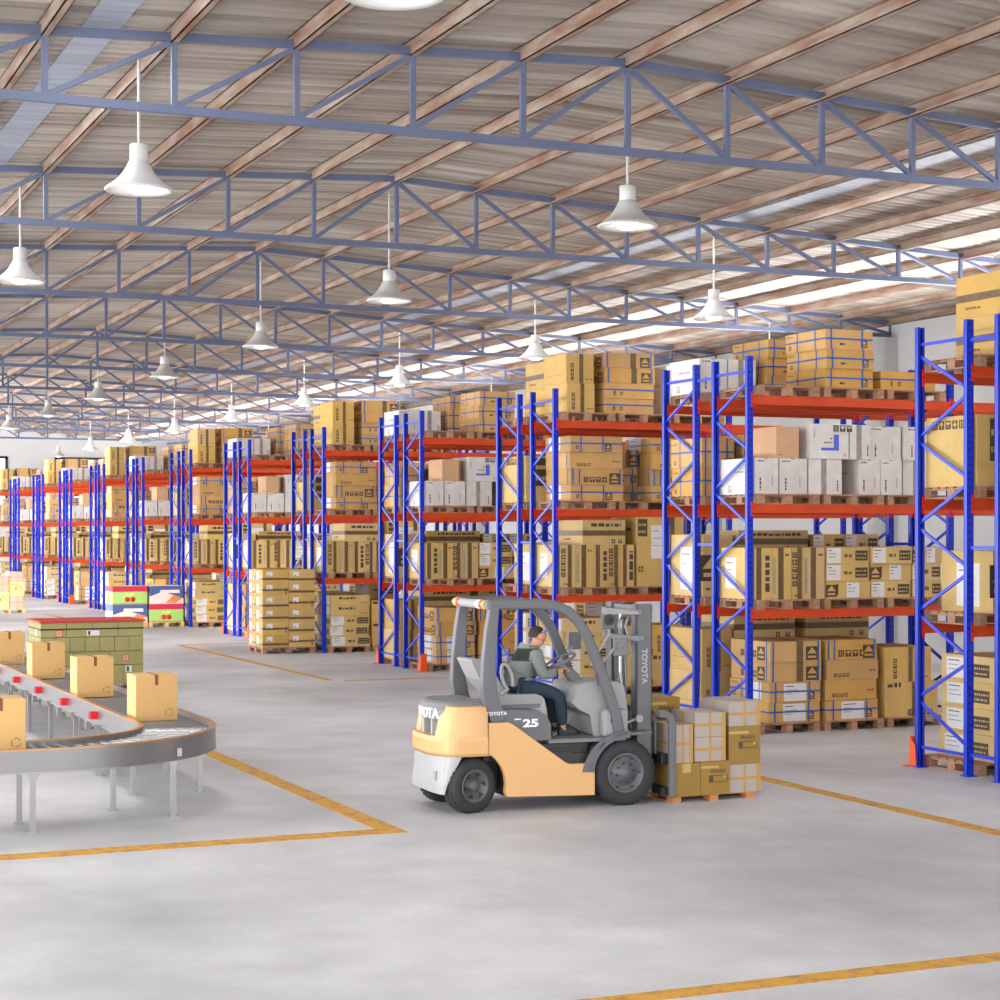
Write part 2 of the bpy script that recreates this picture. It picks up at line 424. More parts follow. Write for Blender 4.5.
def text_mesh(s, size, ext, m, bold=0.0, spacing=1.0):
    cu = bpy.data.curves.new('lettering', 'FONT'); cu.body = s; cu.size = size; cu.extrude = ext
    cu.offset = bold; cu.space_character = spacing; cu.align_x = 'CENTER'; cu.align_y = 'CENTER'
    o = bpy.data.objects.new('lettering', cu); COL.objects.link(o)
    dg = bpy.context.evaluated_depsgraph_get()
    me = bpy.data.meshes.new_from_object(o.evaluated_get(dg))
    bpy.data.objects.remove(o); bpy.data.curves.remove(cu)
    me.materials.clear(); me.materials.append(M[m])
    return me

ORD = ['first', 'second', 'third', 'fourth', 'fifth', 'sixth', 'seventh', 'eighth', 'ninth', 'tenth', 'eleventh', 'twelfth',
       'thirteenth', 'fourteenth', 'fifteenth', 'sixteenth', 'seventeenth', 'eighteenth', 'nineteenth', 'twentieth']

# ------------------------------------------------------------------ camera and light
CH = 2.8
cam = bpy.data.cameras.new('camera'); co = bpy.data.objects.new('camera', cam); COL.objects.link(co)
co.location = (0, 0, CH); co.rotation_euler = (PI / 2, 0, -math.radians(23.59972))
cam.sensor_width = 36; cam.lens = 36 * 1843.972 / 1000; cam.shift_y = 0.03203
cam.clip_end = 300
SC.camera = co
SC.view_settings.view_transform = 'Standard'; SC.view_settings.look = 'None'
SC.view_settings.gamma = 1; SC.view_settings.use_curve_mapping = False
SC.view_settings.exposure = EXPOSURE if 'EXPOSURE' in globals() else 0.0
# ------------------------------------------------------------------ building shell
XL, XR, XM = -4.65, 24.1, 9.73            # side walls and ridge line
Y0, Y1 = -6.0, 96.0                      # open front end behind the viewer, back wall
def roof_z(x):                           # underside of the top chord line
    return 8.10 - 0.052 * abs(x - XM)
TY = [18.65 + 7.535 * k for k in range(-2, 10)]

mb = MB(); mb.box(XL - 0.4, XR, Y0 - 14, Y1, -0.1, 0, 0)
struct(part('floor', mb, 'floor', None))
mb = MB(); mb.box(XR, XR + 0.2, Y0, Y1, 0, 7.7, 0)
struct(part('wall_right', mb, 'wall', None))
# back wall with two glazed openings
WZ0, WZ1 = 3.6, 6.65
wins = [(11.3, 14.6), (16.97, 20.1)]
mb = MB()
xs = [XL - 0.2] + [v for w in wins for v in w] + [XR + 0.2]
for i in range(0, len(xs), 2):
    mb.box(xs[i], xs[i + 1], Y1, Y1 + 0.25, 0, 8.4, 0)
for a, b in wins:
    mb.box(a, b, Y1, Y1 + 0.25, 0, WZ0, 0); mb.box(a, b, Y1, Y1 + 0.25, WZ1, 8.4, 0)
struct(part('wall_back', mb, 'wall', None))
for i, (a, b) in enumerate(wins):
    mb = MB(); t = 0.12
    for (p, q, r, s) in ((a, b, WZ1 - t, WZ1), (a, b, WZ0, WZ0 + t), (a, a + t, WZ0, WZ1), (b - t, b, WZ0, WZ1)):
        mb.box(p, q, Y1 - 0.05, Y1 + 0.1, r, s, 0)
    for k in (1, 2, 3):
        x = a + (b - a) * k / 4
        mb.box(x - 0.04, x + 0.04, Y1 - 0.04, Y1 + 0.08, WZ0, WZ1, 0)
    w = struct(part('window_%d' % (i + 1), mb, 'winframe', None))
    mb = MB(); mb.box(a + t, b - t, Y1 + 0.01, Y1 + 0.03, WZ0 + t, WZ1 - t, 0)
    part('pane', mb, 'glass', w)
# roof: corrugated sheets, ridges running down the slope
def roof_side(name, x0, x1):
    mb = MB(); n = int((Y1 + 0.3 - Y0) / 0.22); vs = []
    prof = [(0, 0), (0.09, 0), (0.12, 0.035), (0.19, 0.035), (0.22, 0)]
    ys = []
    for k in range(n):
        for j, (dy, dz) in enumerate(prof[:-1]):
            ys.append((Y0 + k * 0.22 + dy, dz))
    ys.append((Y0 + n * 0.22, 0))
    for (y, dz) in ys:
        for x in (x0, x1):
            vs.append((x, y, roof_z(x) + 0.15 + dz))
    for (y, dz) in ys:
        for x in (x0, x1):
            vs.append((x, y, roof_z(x) + 0.17 + dz))
    h = len(ys) * 2; fs = []
    for i in range(len(ys) - 1):
        a = 2 * i
        fs.append((a, a + 1, a + 3, a + 2)); fs.append((h + a, h + a + 2, h + a + 3, h + a + 1))
    fs.append((0, h, h + 1, 1)); e = h - 2; fs.append((e, e + 1, h + e + 1, h + e))
    mb.add(vs, fs, 0)
    return struct(part(name, mb, 'roof', None))
roof_side('ceiling', XL - 0.5, XM); roof_side('ceiling', XM, XR + 0.3)
# rooflight strips under the sheet
PW = 14.37 / 11
for i, sx in enumerate((-1, 1)):
    a, b = sorted((XM + sx * PW * 4.40, XM + sx * PW * 4.70)); mb = MB()
    za, zb = roof_z(a) + 0.145, roof_z(b) + 0.145
    vs = [(a, Y0, za), (b, Y0, zb), (b, Y1, zb), (a, Y1, za)]
    vs += [(p[0], p[1], p[2] - 0.012) for p in vs]
    mb.add(vs, [(0, 1, 2, 3), (7, 6, 5, 4), (0, 4, 5, 1), (1, 5, 6, 2), (2, 6, 7, 3), (3, 7, 4, 0)], 0)
    struct(part('trim_%d' % (i + 1), mb, 'rooflight', None), 'blue-grey translucent rooflight strip along the roof')
# wall columns
for k, y in enumerate(TY[2:]):
    if k in (0, 1): continue
    mb = MB(); mb.lathe([(0.27, 0), (0.27, 7.05)], (XR - 0.3, y, 0), 20, 0)
    mb.box(XR - 0.34, XR, y - 0.27, y + 0.27, 0, 7.05, 0)
    struct(part('column', mb, 'column', None), 'pale grey wall column under the %s truss end' % ORD[k + 1])

# ------------------------------------------------------------------ roof trusses
BZ = 7.125
def truss():
    r = empty('roof_truss')
    nodes = [XM + PW * i for i in range(-11, 12)]
    mb = MB(); mb.sweep([(nodes[0], 0, roof_z(nodes[0]) + 0.04), (XM, 0, roof_z(XM) + 0.04), (nodes[-1], 0, roof_z(nodes[-1]) + 0.04)], 0.07, 0.085, 0)
    part('top_chord', mb, 'truss', r)
    mb = MB(); mb.bar((nodes[0] + 0.0, 0, BZ), (nodes[-1], 0, BZ), 0.08, 0.085, 0)
    part('bottom_chord', mb, 'truss', r)
    for x in nodes:
        mb = MB(); mb.bar((x, 0, BZ), (x, 0, roof_z(x) + 0.02), 0.06, 0.06, 0, (1, 0, 0))
        part('vertical_strut', mb, 'truss', r)
    for i in range(22):
        a, b = nodes[i], nodes[i + 1]
        if i < 11: p, q = (a, 0, BZ + 0.03), (b, 0, roof_z(b))
        else: p, q = (a, 0, roof_z(a)), (b, 0, BZ + 0.03)
        mb = MB(); mb.bar(p, q, 0.05, 0.055, 0)
        part('diagonal_brace', mb, 'truss', r)
    return r
T0 = truss()
for k, y in enumerate(TY):
    if k < 2: continue
    t = T0 if k == 2 else copy_tree(T0)
    t.location = (0, y, 0)
    tag(t, 'blue-grey steel roof truss, %s one counted from the viewer' % ORD[k - 2], 'roof truss', 'steel trusses across the hall')
# ------------------------------------------------------------------ purlins
for i in range(-6, 12):
    x = XM + PW * i
    if abs(i) == 11: x -= 0.1
    mb = MB(); z1 = roof_z(x) + 0.148; z0 = roof_z(x) - 0.025
    # C section open towards the ridge
    s = -1 if i > 0 else 1
    w = 0.085
    mb.box(x - w / 2, x + w / 2, Y0, Y1 - 0.01, z0, z0 + 0.012, 0)
    mb.box(x - w / 2, x + w / 2, Y0, Y1 - 0.01, z1 - 0.012, z1, 0)
    xa = x - s * w / 2
    mb.box(min(xa, xa + s * 0.012), max(xa, xa + s * 0.012), Y0, Y1 - 0.01, z0, z1, 0)
    xb = x + s * w / 2
    mb.box(min(xb, xb - s * 0.01), max(xb, xb - s * 0.01), Y0, Y1 - 0.01, z0, z0 + 0.035, 0)
    o = part('roof_purlin', mb, 'purlin', None)
    side = 'at the ridge' if i == 0 else ('%s from the ridge on the %s side' % (ORD[abs(i) - 1], 'rack' if i > 0 else 'conveyor'))
    tag(o, 'rusty pinkish-brown roof purlin, ' + side, 'purlin', 'roof purlins')

# ------------------------------------------------------------------ pendant lamps
LX = [4.40, 10.29, 16.27, 22.20]; LY = [11.90 + 7.915 * k for k in range(11)]
LZ = 6.475; LS = 1.107
def lamp(x, y):
    r = empty('pendant_lamp', (x, y, LZ))
    top = roof_z(x) + 0.14 - LZ
    mb = MB(); mb.tube([(0, 0, 0.49), (0, 0, top)], 0.018, 0, 8); part('rod', mb, 'lampw', r)
    mb = MB(); mb.lathe([(a * LS, b * LS) for a, b in [(0.03, 0.47), (0.082, 0.462), (0.09, 0.45), (0.09, 0.29), (0.075, 0.285)]], (0, 0, 0), 24, 0); part('housing', mb, 'lampw', r)
    mb = MB()
    pr = [(0.088, 0.30), (0.102, 0.285), (0.125, 0.235), (0.155, 0.185), (0.195, 0.135), (0.245, 0.09), (0.30, 0.052), (0.33, 0.028), (0.332, 0.014), (0.315, 0.004)]
    pr += [(0.28, 0.02), (0.24, 0.06), (0.17, 0.13), (0.12, 0.21), (0.05, 0.26)]
    mb.lathe([(a * LS, b * LS) for a, b in pr], (0, 0, 0), 32, 0, cap=False); part('lamp_shade', mb, 'lampw', r, fix=True)
    mb = MB(); mb.lathe([(a * LS, b * LS) for a, b in [(0.02, -0.015), (0.08, -0.01), (0.115, 0.01), (0.12, 0.05), (0.10, 0.11), (0.05, 0.16)]], (0, 0, 0), 24, 0); part('bulb', mb, 'bulb', r)
    return r
COLN = ['over the conveyor', 'along the ridge line', 'over the rack ends', 'beside the wall']
for i, x in enumerate(LX):
    proto = None
    for k, y in enumerate(LY):
        if (i, k) in LAMP_SKIP: continue
        xk = x + LAMP_DX.get((i, k), 0)
        r = proto
        if proto is None: proto = r = lamp(xk, y)
        else:
            r = copy_tree(proto); r.location = (xk, y, LZ)
        tag(r, 'white bell-shaped pendant lamp %s, %s one counted from the viewer' % (COLN[i], ORD[k]), 'lamp', 'white pendant lamps')
        ld = bpy.data.lights.get('lamp_light')
        if ld is None:
            ld = bpy.data.lights.new('lamp_light', 'SPOT'); ld.energy = LAMP_W; ld.shadow_soft_size = 0.12
            ld.spot_size = math.radians(150); ld.spot_blend = 0.6; ld.color = (1, 0.97, 0.92)
        lo = bpy.data.objects.new('light_source', ld); COL.objects.link(lo); lo.parent = r; lo.location = (0, 0, -0.03)

# ------------------------------------------------------------------ painted floor lines
def fline(x0, x1, y0, y1, lab):
    mb = MB(); mb.box(x0, x1, y0, y1, 0.0, 0.003, 0)
    struct(part('floor_line', mb, 'line', None), lab)
fline(-1.5, 6.10, 16.10, 16.38, 'ochre floor line in front of the conveyor')
fline(5.88, 6.10, 16.38, 36, 'ochre floor line beside the conveyor')
fline(4.0, 12.5, 9.72, 9.92, 'ochre floor line across the near floor')
fline(11.02, 11.22, 13.0, 20.6, 'ochre floor line beside the forklift load')
fline(10.92, 11.08, 33.2, 45.0, 'ochre floor line along the main aisle')
fline(11.2, 15.0, 32.9, 33.05, 'ochre floor line across the rack aisle')
fline(10.92, 13.0, 45.0, 45.16, 'ochre floor line at the far aisle end')
fline(10.95, 11.1, 57, 64, 'ochre floor line near the fruit cartons')
# ------------------------------------------------------------------ pallet racks
RX, RY, RP, RD = 13.344, 15.72, 6.273, 2.46     # rack end plane, first row front, pitch, depth
LEV = [1.72, 3.19, 4.70]; RH = 5.237; BAY = 3.40
PW_, PD_ = 0.09, 0.07

def post_mb(front, holes=True):
    """omega-like upright; web with slots faces outward (-y for front)"""
    mb = MB(); t = 0.006
    y0, y1 = 0.0, PD_
    web = (y0, y0 + t) if front else (y1 - t, y1)
    mb.box(0, PW_, web[0], web[1], 0.01, RH, 0)
    for x in (0, PW_ - t): mb.box(x, x + t, y0, y1, 0.01, RH, 0)
    lip = (y1 - t, y1) if front else (y0, y0 + t)
    mb.box(0, 0.028, lip[0], lip[1], 0.01, RH, 0); mb.box(PW_ - 0.028, PW_, lip[0], lip[1], 0.01, RH, 0)
    if front and holes:
        z = 0.15
        while z < RH - 0.05:
            for x in (0.022, 0.058):
                mb.quad((x, -0.0012, z), (x + 0.012, -0.0012, z), (x + 0.012, -0.0012, z + 0.035), (x, -0.0012, z + 0.035), 1)
            z += 0.085
    # foot plate
    mb.box(-0.03, PW_ + 0.03, y0 - 0.03, y1 + 0.03, 0, 0.01, 0)
    return mb
ME_POSTF = post_mb(True).mesh('post', ['blue', 'bluehole'], fix=False)
ME_POSTB = post_mb(False).mesh('post', ['blue', 'bluehole'], fix=False)
for me in (ME_POSTF, ME_POSTB):
    bm = bmesh.new(); bm.from_mesh(me); bmesh.ops.recalc_face_normals(bm, faces=[f for f in bm.faces if f.material_index == 0]); bm.to_mesh(me); bm.free()
FD = 0.99                                        # frame depth
def brace_list(backfirst):
    out = [((FD - 0.03, 5.03), (0.03, 5.03))]
    zs = [4.93]
    n = 9; step = (4.93 - 0.30) / n
    side = backfirst; z = 4.93
    for i in range(n):
        ya, yb = (FD - 0.035, 0.035) if side else (0.035, FD - 0.035)
        out.append(((ya, z - 0.03), (yb, z - step + 0.03))); z -= step; side = not side
    out.append(((FD - 0.03, 0.24), (0.03, 0.24)))
    return out
def brace_mesh(lst, name):
    mb = MB()
    for (a, b) in lst:
        mb.bar((0.045, a[0], a[1]), (0.045, b[0], b[1]), 0.026, 0.036, 0)
    return mb.mesh(name, ['blue'])
BR = {}
for bf in (True, False):
    l = brace_list(bf)
    BR[bf] = ([brace_mesh([q], 'brace') for q in l], brace_mesh(l, 'bracing'))
def guard_mesh(front):
    mb = MB(); s = -1 if front else 1
    y = 0 if front else FD
    h = 0.36
    yo = y + s * 0.075
    mb.box(-0.02, PW_ + 0.02, min(yo, yo - s * 0.012), max(yo, yo - s * 0.012), 0.012, h, 0)
    for x in (-0.022, PW_ + 0.012):
        p = [(yo, 0.012), (yo, h), (y - s * 0.03, h * 0.72), (y - s * 0.05, 0.012)]
        mb.prism(p, 'x', x, x + 0.012, 0)
    mb.box(-0.10, PW_ + 0.06, min(yo + s * 0.04, yo - s * .02), max(yo + s * 0.04, yo - s * .02), 0, 0.014, 0)
    return mb.mesh('post_guard', ['guard'])
ME_GF, ME_GB = guard_mesh(True), guard_mesh(False)
def beam_mesh(length):
    mb = MB()
    # stepped box beam, top at z=0
    p = [(0, 0), (0.035, 0), (0.035, -0.03), (0.05, -0.03), (0.05, -0.125), (0, -0.125)]
    mb.prism([(a, b) for a, b in p], 'x', PW_ - 0.003, length + 0.003, 0)
    for x0 in (PW_ - 0.036, length - 0.002):
        mb.box(x0, x0 + 0.038, -0.014, -0.003, -0.17, 0.04, 1)
        for z in (-0.14, -0.06, 0.015):
            mb.quad((x0 + .010, -0.0155, z), (x0 + .026, -0.0155, z), (x0 + .026, -0.0155, z + .018), (x0 + .010, -0.0155, z + .018), 2)
    return mb.mesh('beam', ['orange', 'conn', 'bluehole'])
ME_BEAM = beam_mesh(BAY)
ME_SPACER = MB(); ME_SPACER.box(0.03, 0.06, FD, RD - FD, -0.02, 0.02, 0); ME_SPACER = ME_SPACER.mesh('row_spacer', ['blue'])

def frame(parent, x, y, backfirst, detail, gf=False, gb=False):
    f = empty('upright_frame'); f.parent = parent; f.location = (x, y, 0)
    link('post', ME_POSTF, f); link('post', ME_POSTB, f, (0, FD - PD_, 0))
    if detail:
        for me in BR[backfirst][0]: link('brace', me, f)
    else: link('bracing', BR[backfirst][1], f)
    if gf: link('post_guard', ME_GF, f)['label'] = 'orange post guard'
    if gb: link('post_guard', ME_GB, f)['label'] = 'orange post guard'
    return f
NROW = 13
BEAMS_Y = [0.012, FD - 0.062, RD - FD + 0.012, RD - 0.062]
BEAMS_SKIP = set()
for k in range(NROW):
    even = k % 2 == 1
    r = empty('pallet_rack', (RX, RY + RP * k, 0))
    tag(r, 'blue and orange steel pallet rack, %s row counted from the viewer' % ORD[k], 'pallet rack', 'rows of pallet racks')
    for bay in range(3):
        det = bay == 0 and k < 6
        frame(r, bay * BAY, 0, not even, det, gf=(even and bay == 0))
        frame(r, bay * BAY, RD - FD, not even, det, gb=(bay == 0))
        for z in ((5.0, 2.62, 0.25) if bay < 2 else ()):
            link('row_spacer', ME_SPACER, r, (bay * BAY, 0, z))
    for bay in range(2):
        for z in LEV:
            for y in BEAMS_Y:
                link('beam', ME_BEAM, r, (bay * BAY, y, z))

# ------------------------------------------------------------------ pallets
def pallet_parts(w, d, m, detail=True):
    h = 0.14
    deck = MB()
    n = 7; bw = d / n * 0.74
    for i in range(n):
        y = -d / 2 + (d - bw) * i / (n - 1)
        deck.box(-w / 2, w / 2, y, y + bw, h - 0.02, h, 0)
    for x in (-w / 2, -0.05, w / 2 - 0.10):
        deck.box(x, x + 0.10, -d / 2, d / 2, h - 0.04, h - 0.021, 0)
    runners = []
    for x in (-w / 2, -0.05, w / 2 - 0.10):
        r = MB()
        r.box(x, x + 0.10, -d / 2, d / 2, 0, 0.018, 0)
        for y in (-d / 2, -0.07, d / 2 - 0.14):
            r.box(x, x + 0.10, y, y + 0.14, 0.018, h - 0.04, 0)
        runners.append(r)
    return deck, runners
def make_pallet(w, d, m):
    deck, runners = pallet_parts(w, d, m)
    dm = deck.mesh('pallet', [m]); rm = [r.mesh('runner', [m]) for r in runners]
    al = MB(); al.v = deck.v[:]; al.f = [q[:] for q in deck.f]; al.m = deck.m[:]; al.s = deck.s[:]
    for r in runners: al.add(r.v, r.f, 0)
    return dm, rm, al.mesh('pallet', [m])
PAL = make_pallet(1.0, 1.05, 'pallet')
def pallet(loc, meshes=PAL, detail=True, rz=0.0):
    if detail:
        o = link('pallet', meshes[0], None, loc)
        for q in meshes[1]: link('runner', q, o)
    else:
        o = link('pallet', meshes[2], None, loc)
    o.rotation_euler = (0, 0, rz)
    return o

# ------------------------------------------------------------------ cartons
CM = ['yel', 'tape', 'ink', 'label', 'strap', 'wht', 'tapeg', 'logo', 'seam', 'inkb', 'tab']
CB = {'yel': 0, 'wht': 5}
class Carton:
    """box with print, tape, straps on its faces; front is -y, end is -x"""
    def __init__(s, w, d, h, seed):
        s.w, s.d, s.h = w, d, h; s.mb = MB(); s.r = random.Random(seed)
        s.mb.box(-w / 2, w / 2, -d / 2, d / 2, 0, h, 0)
        s.lay = 0
    def dec(s, face, u0, u1, v0, v1, m, e=0.0015):
        w, d, h = s.w, s.d, s.h
        if face == 'F':
            y = -d / 2 - e; a, b = -w / 2 + w * u0, -w / 2 + w * u1
            s.mb.quad((a, y, h * v0), (b, y, h * v0), (b, y, h * v1), (a, y, h * v1), m)
        elif face == 'L':
            x = -w / 2 - e; a, b = d / 2 - d * u0, d / 2 - d * u1
            s.mb.quad((x, a, h * v0), (x, b, h * v0), (x, b, h * v1), (x, a, h * v1), m)
        else:
            z = h + e; a, b = -w / 2 + w * u0, -w / 2 + w * u1; p, q = -d / 2 + d * v0, -d / 2 + d * v1
            s.mb.quad((a, p, z), (b, p, z), (b, q, z), (a, q, z), m)
    def dim(s, face):
        return (s.w if face == 'F' else s.d), s.h
    def mdec(s, face, x0, x1, z0, z1, m, e=0.0015):
        W, H = s.dim(face); s.dec(face, x0 / W, x1 / W, z0 / H, z1 / H, m, e)
    def sym(s, face, cx, cz, a, kind=0, m=2):
        """small handling mark in a square frame"""
        s.mdec(face, cx - a, cx + a, cz - a, cz + a, m, 0.002)
        k = 0.72 * a
        if kind == 0:      # arrows
            for dx in (-.45, .25): s.mdec(face, cx + a * dx, cx + a * (dx + .22), cz - k, cz + k, 0, .003)
        elif kind == 1:    # glass
            s.mdec(face, cx - k * .8, cx + k * .8, cz, cz + k, 0, .003); s.mdec(face, cx - k * .15, cx + k * .15, cz - k, cz, 0, .003)
        elif kind == 2:    # umbrella
            s.mdec(face, cx - k, cx + k, cz + k * .2, cz + k * .9, 0, .003); s.mdec(face, cx - k * .1, cx + k * .1, cz - k, cz + k * .2, 0, .003)
        else:
            s.mdec(face, cx - k, cx + k, cz - k * .25, cz + k * .25, 0, .003); s.mdec(face, cx - k * .25, cx + k * .25, cz - k, cz + k, 0, .003)
    def symrow(s, face, x0, z, a, n=4, m=2):
        for i in range(n): s.sym(face, x0 + i * 2.5 * a, z, a, i % 4, m)
    def symcol(s, face, x, z0, a, n=4, m=2):
        for i in range(n): s.sym(face, x, z0 + i * 2.5 * a, a, i % 4, m)
    def line(s, face, x0, x1, z, t, m=2):
        x = x0
        while x < x1:
            L = s.r.uniform(0.6, 2.4) * t
            s.mdec(face, x, min(x + L, x1), z, z + t * s.r.uniform(.7, 1.1), m, .002); x += L + t * .45
    def vline(s, face, x, z0, z1, t, m=2):
        z = z0
        while z < z1:
            L = s.r.uniform(0.6, 2.4) * t
            s.mdec(face, x, x + t, z, min(z + L, z1), m, .002); z += L + t * .4
    def tapeV(s, u, wd=0.075, m=1):
        W = s.w
        s.mdec('F', u * W - wd / 2, u * W + wd / 2, 0, s.h, m); s.dec('T', u - wd / W / 2, u + wd / W / 2, 0, 1, m)
    def tapeVL(s, u, wd=0.075, m=1):
        s.mdec('L', u * s.d - wd / 2, u * s.d + wd / 2, 0, s.h, m)
    def tapeH(s, v, wd=0.06, m=1):
        for f in 'FL': s.mdec(f, 0, s.dim(f)[0], v * s.h - wd / 2, v * s.h + wd / 2, m)
    def strapH(s, v, wd=0.024):
        for f in 'FL': s.mdec(f, 0, s.dim(f)[0], v * s.h - wd / 2, v * s.h + wd / 2, 4, .0035)
    def strapV(s, face, u, wd=0.026):
        W = s.dim(face)[0]
        s.mdec(face, u * W - wd / 2, u * W + wd / 2, 0, s.h, 4, .0035)
        if face == 'F': s.dec('T', u - wd / W / 2, u + wd / W / 2, 0, 1, 4, .0035)
    def lab(s, face, x0, x1, z0, z1, lines=3):
        s.mdec(face, x0, x1, z0, z1, 3, .0025)
        for i in range(lines):
            z = z1 - (z1 - z0) * (.18 + .22 * i)
            s.mdec(face, x0 + .08 * (x1 - x0), x0 + s.r.uniform(.35, .7) * (x1 - x0), z, z + .012, 2 if i == 0 else 6, .0035)
    def block(s, face, x0, x1, z0, z1):
        """dark printed patch with lettering-like gaps"""
        s.mdec(face, x0, x1, z0, z1, 2, .002)
        n = 2
        for i in range(n):
            z = z0 + (z1 - z0) * (.2 + .4 * i)
            x = x0 + .08 * (x1 - x0)
            while x < x1 - .12 * (x1 - x0):
                L = s.r.uniform(.01, .04); s.mdec(face, x, min(x + L, x1 - .01), z, z + (z1 - z0) * .14, 0, .003); x += L + .015
    def tri(s, face, cx, z0, a):
        """mountain-like dark print"""
        s.mdec(face, cx - a, cx + a, z0, z0 + a * 1.9, 2, .002)
        W, H = s.dim(face)
        if face == 'F':
            y = -s.d / 2 - .003; X = -s.w / 2 + cx
            s.mb.add([(X - a * .8, y, z0 + .9 * a), (X + a * .8, y, z0 + .9 * a), (X, y, z0 + 1.8 * a)], [(0, 1, 2)], 0)
        else:
            x = -s.w / 2 - .003; Y = s.d / 2 - cx
            s.mb.add([(x, Y + a * .8, z0 + .9 * a), (x, Y - a * .8, z0 + .9 * a), (x, Y, z0 + 1.8 * a)], [(0, 1, 2)], 0)
        s.mdec(face, cx - a * .7, cx + a * .7, z0 + .3 * a, z0 + .6 * a, 0, .003)

def st_strap(c):
    c.strapH(.52); c.strapV('F', .12); c.strapV('F', .78); c.strapV('L', .30); c.strapV('L', .75)
    c.sym('L', .12, .07, .03, 3); c.tri('F', c.w * .82, .03, min(.055, c.h * .2)); c.line('F', c.w * .3, c.w * .42, c.h * .2, .03)
    c.line('L', c.d * .05, c.d * .2, c.h * .8, .02, 9)
def st_straplab(c):
    st_strap(c); c.lab('L', c.d * .38, c.d * .8, c.h * .12, c.h * .95); c.lab('F', c.w * .28, c.w * .72, c.h * .05, c.h * .92)
def st_strapside(c):
    c.strapH(.55); c.strapV('F', .2); c.strapV('F', .62); c.lab('L', c.d * .15, c.d * .6, c.h * .15, c.h * .98)
    c.sym('F', c.w * .13, c.h * .3, .03, 3); c.tri('F', c.w * .72, .02, c.h * .24)
def st_strapV(c):
    c.strapV('F', .06); c.strapV('F', .94); c.strapV('L', .92); c.tapeV(.58, .11); c.tri('F', c.w * .82, c.h * .05, c.h * .36)
    c.symrow('L', c.d * .3, c.h * .35, c.h * .16, 4); c.tri('L', c.d * .78, c.h * .05, c.h * .36)
def st_strapsym(c):
    c.strapV('F', .05); c.strapV('F', .17); c.strapV('F', .95); c.symrow('F', c.w * .3, c.h * .32, c.h * .17, 4); c.tri('F', c.w * .84, c.h * .05, c.h * .36)
    c.strapV('L', .9)
def st_plainsym(c):
    c.symrow('F', c.w * .16, c.h * .24, c.h * .10, 4, 9); c.line('F', c.w * .82, c.w * .95, c.h * .4, .03, 9); c.strapV('L', .88)
def st_flat(c):
    c.strapH(.58); c.mdec('F', c.w * .18, c.w * .22, c.h * .2, c.h * .5, 9, .002); c.sym('F', c.w * .34, c.h * .34, c.h * .11, 3); c.strapV('L', .62)
def st_tapeV(c):
    c.tapeV(.55, .075); c.symcol('F', c.w * .22, c.h * .16, .03, 4); c.line('F', c.w * .72, c.w * .95, c.h * .12, .02, 9)
    c.line('L', c.d * .2, c.d * .6, c.h * .38, .03, 10); c.mdec('L', c.d * .1, c.d * .75, c.h * .3, c.h * .31, 9)
def st_tallA(c):
    c.tapeV(.62, .075); c.symcol('F', c.w * .22, c.h * .3, .04, 5); c.lab('L', c.d * .2, c.d * .5, c.h * .2, c.h * .8, 2); c.line('F', c.w * .2, c.w * .5, c.h * .05, .03, 9)
def st_tallB(c):
    c.tapeV(.45, .09); c.mdec('F', c.w * .05, c.w * .16, c.h * .1, c.h * .8, 6); c.line('F', c.w * .68, c.w * .95, c.h * .84, .04, 9); c.lab('L', c.d * .2, c.d * .5, c.h * .2, c.h * .8, 2)
def st_tallC(c):
    c.mdec('F', c.w * .1, c.w * .4, 0, c.h, 1); c.vline('F', c.w * .62, c.h * .15, c.h * .85, .07); c.lab('L', c.d * .2, c.d * .5, c.h * .2, c.h * .8, 2)
def st_tapeH(c):
    c.tapeH(.48, min(.09, c.h * .3)); c.line('F', c.w * .2, c.w * .9, c.h * .74, c.h * .14); c.line('L', c.d * .2, c.d * .5, c.h * .2, .03, 9)
    c.sym('F', c.w * .72, c.h * .14, .035, 3); c.sym('F', c.w * .88, c.h * .14, .035, 1)
def st_label(c):
    c.lab('F', c.w * .02, c.w * .34, c.h * .06, c.h * .94); c.block('F', c.w * .68, c.w * .97, c.h * .2, c.h * .8); c.lab('L', c.d * .1, c.d * .5, c.h * .1, c.h * .9); c.block('L', c.d * .6, c.d * .9, c.h * .2, c.h * .7)
    c.line('F', c.w * .42, c.w * .6, c.h * .4, .05, 9)
def st_label2(c):
    c.lab('F', c.w * .45, c.w * .75, c.h * .06, c.h * .94); c.mdec('F', c.w * .2, c.w * .26, c.h * .2, c.h * .85, 2); c.tri('F', c.w * .1, c.h * .1, min(.09, c.h * .4)); c.lab('L', c.d * .3, c.d * .8, c.h * .1, c.h * .9)
def st_print(c):
    c.line('F', c.w * .2, c.w * .62, c.h * .6, .05); c.mdec('L', c.d * .6, c.d * .9, c.h * .1, c.h * .9, 3); c.line('F', c.w * .75, c.w * .95, c.h * .2, .02, 9)
def st_big(c):
    c.tapeV(.75, .1); c.lab('F', c.w * .3, c.w * .7, c.h * .4, c.h * .88); c.sym('F', c.w * .08, c.h * .25, .05, 3, 9); c.block('F', c.w * .0 + .02, c.w * .22, c.h * .72, c.h * .97)
    c.line('L', c.d * .2, c.d * .8, c.h * .8, .07)
def st_bigmark(c):
    c.symrow('L', c.d * .18, c.h * .88, .05, 5); c.block('F', c.w * .2, c.w * .45, c.h * .35, c.h * .95); c.vline('L', c.d * .4, c.h * .2, c.h * .7, .05, 10)
def st_bigtri(c):
    c.lab('L', c.d * .3, c.d * .75, c.h * .1, c.h * .8, 2); c.tri('F', c.w * .3, c.h * .25, .2); c.line('F', c.w * .1, c.w * .5, c.h * .1, .04, 9)
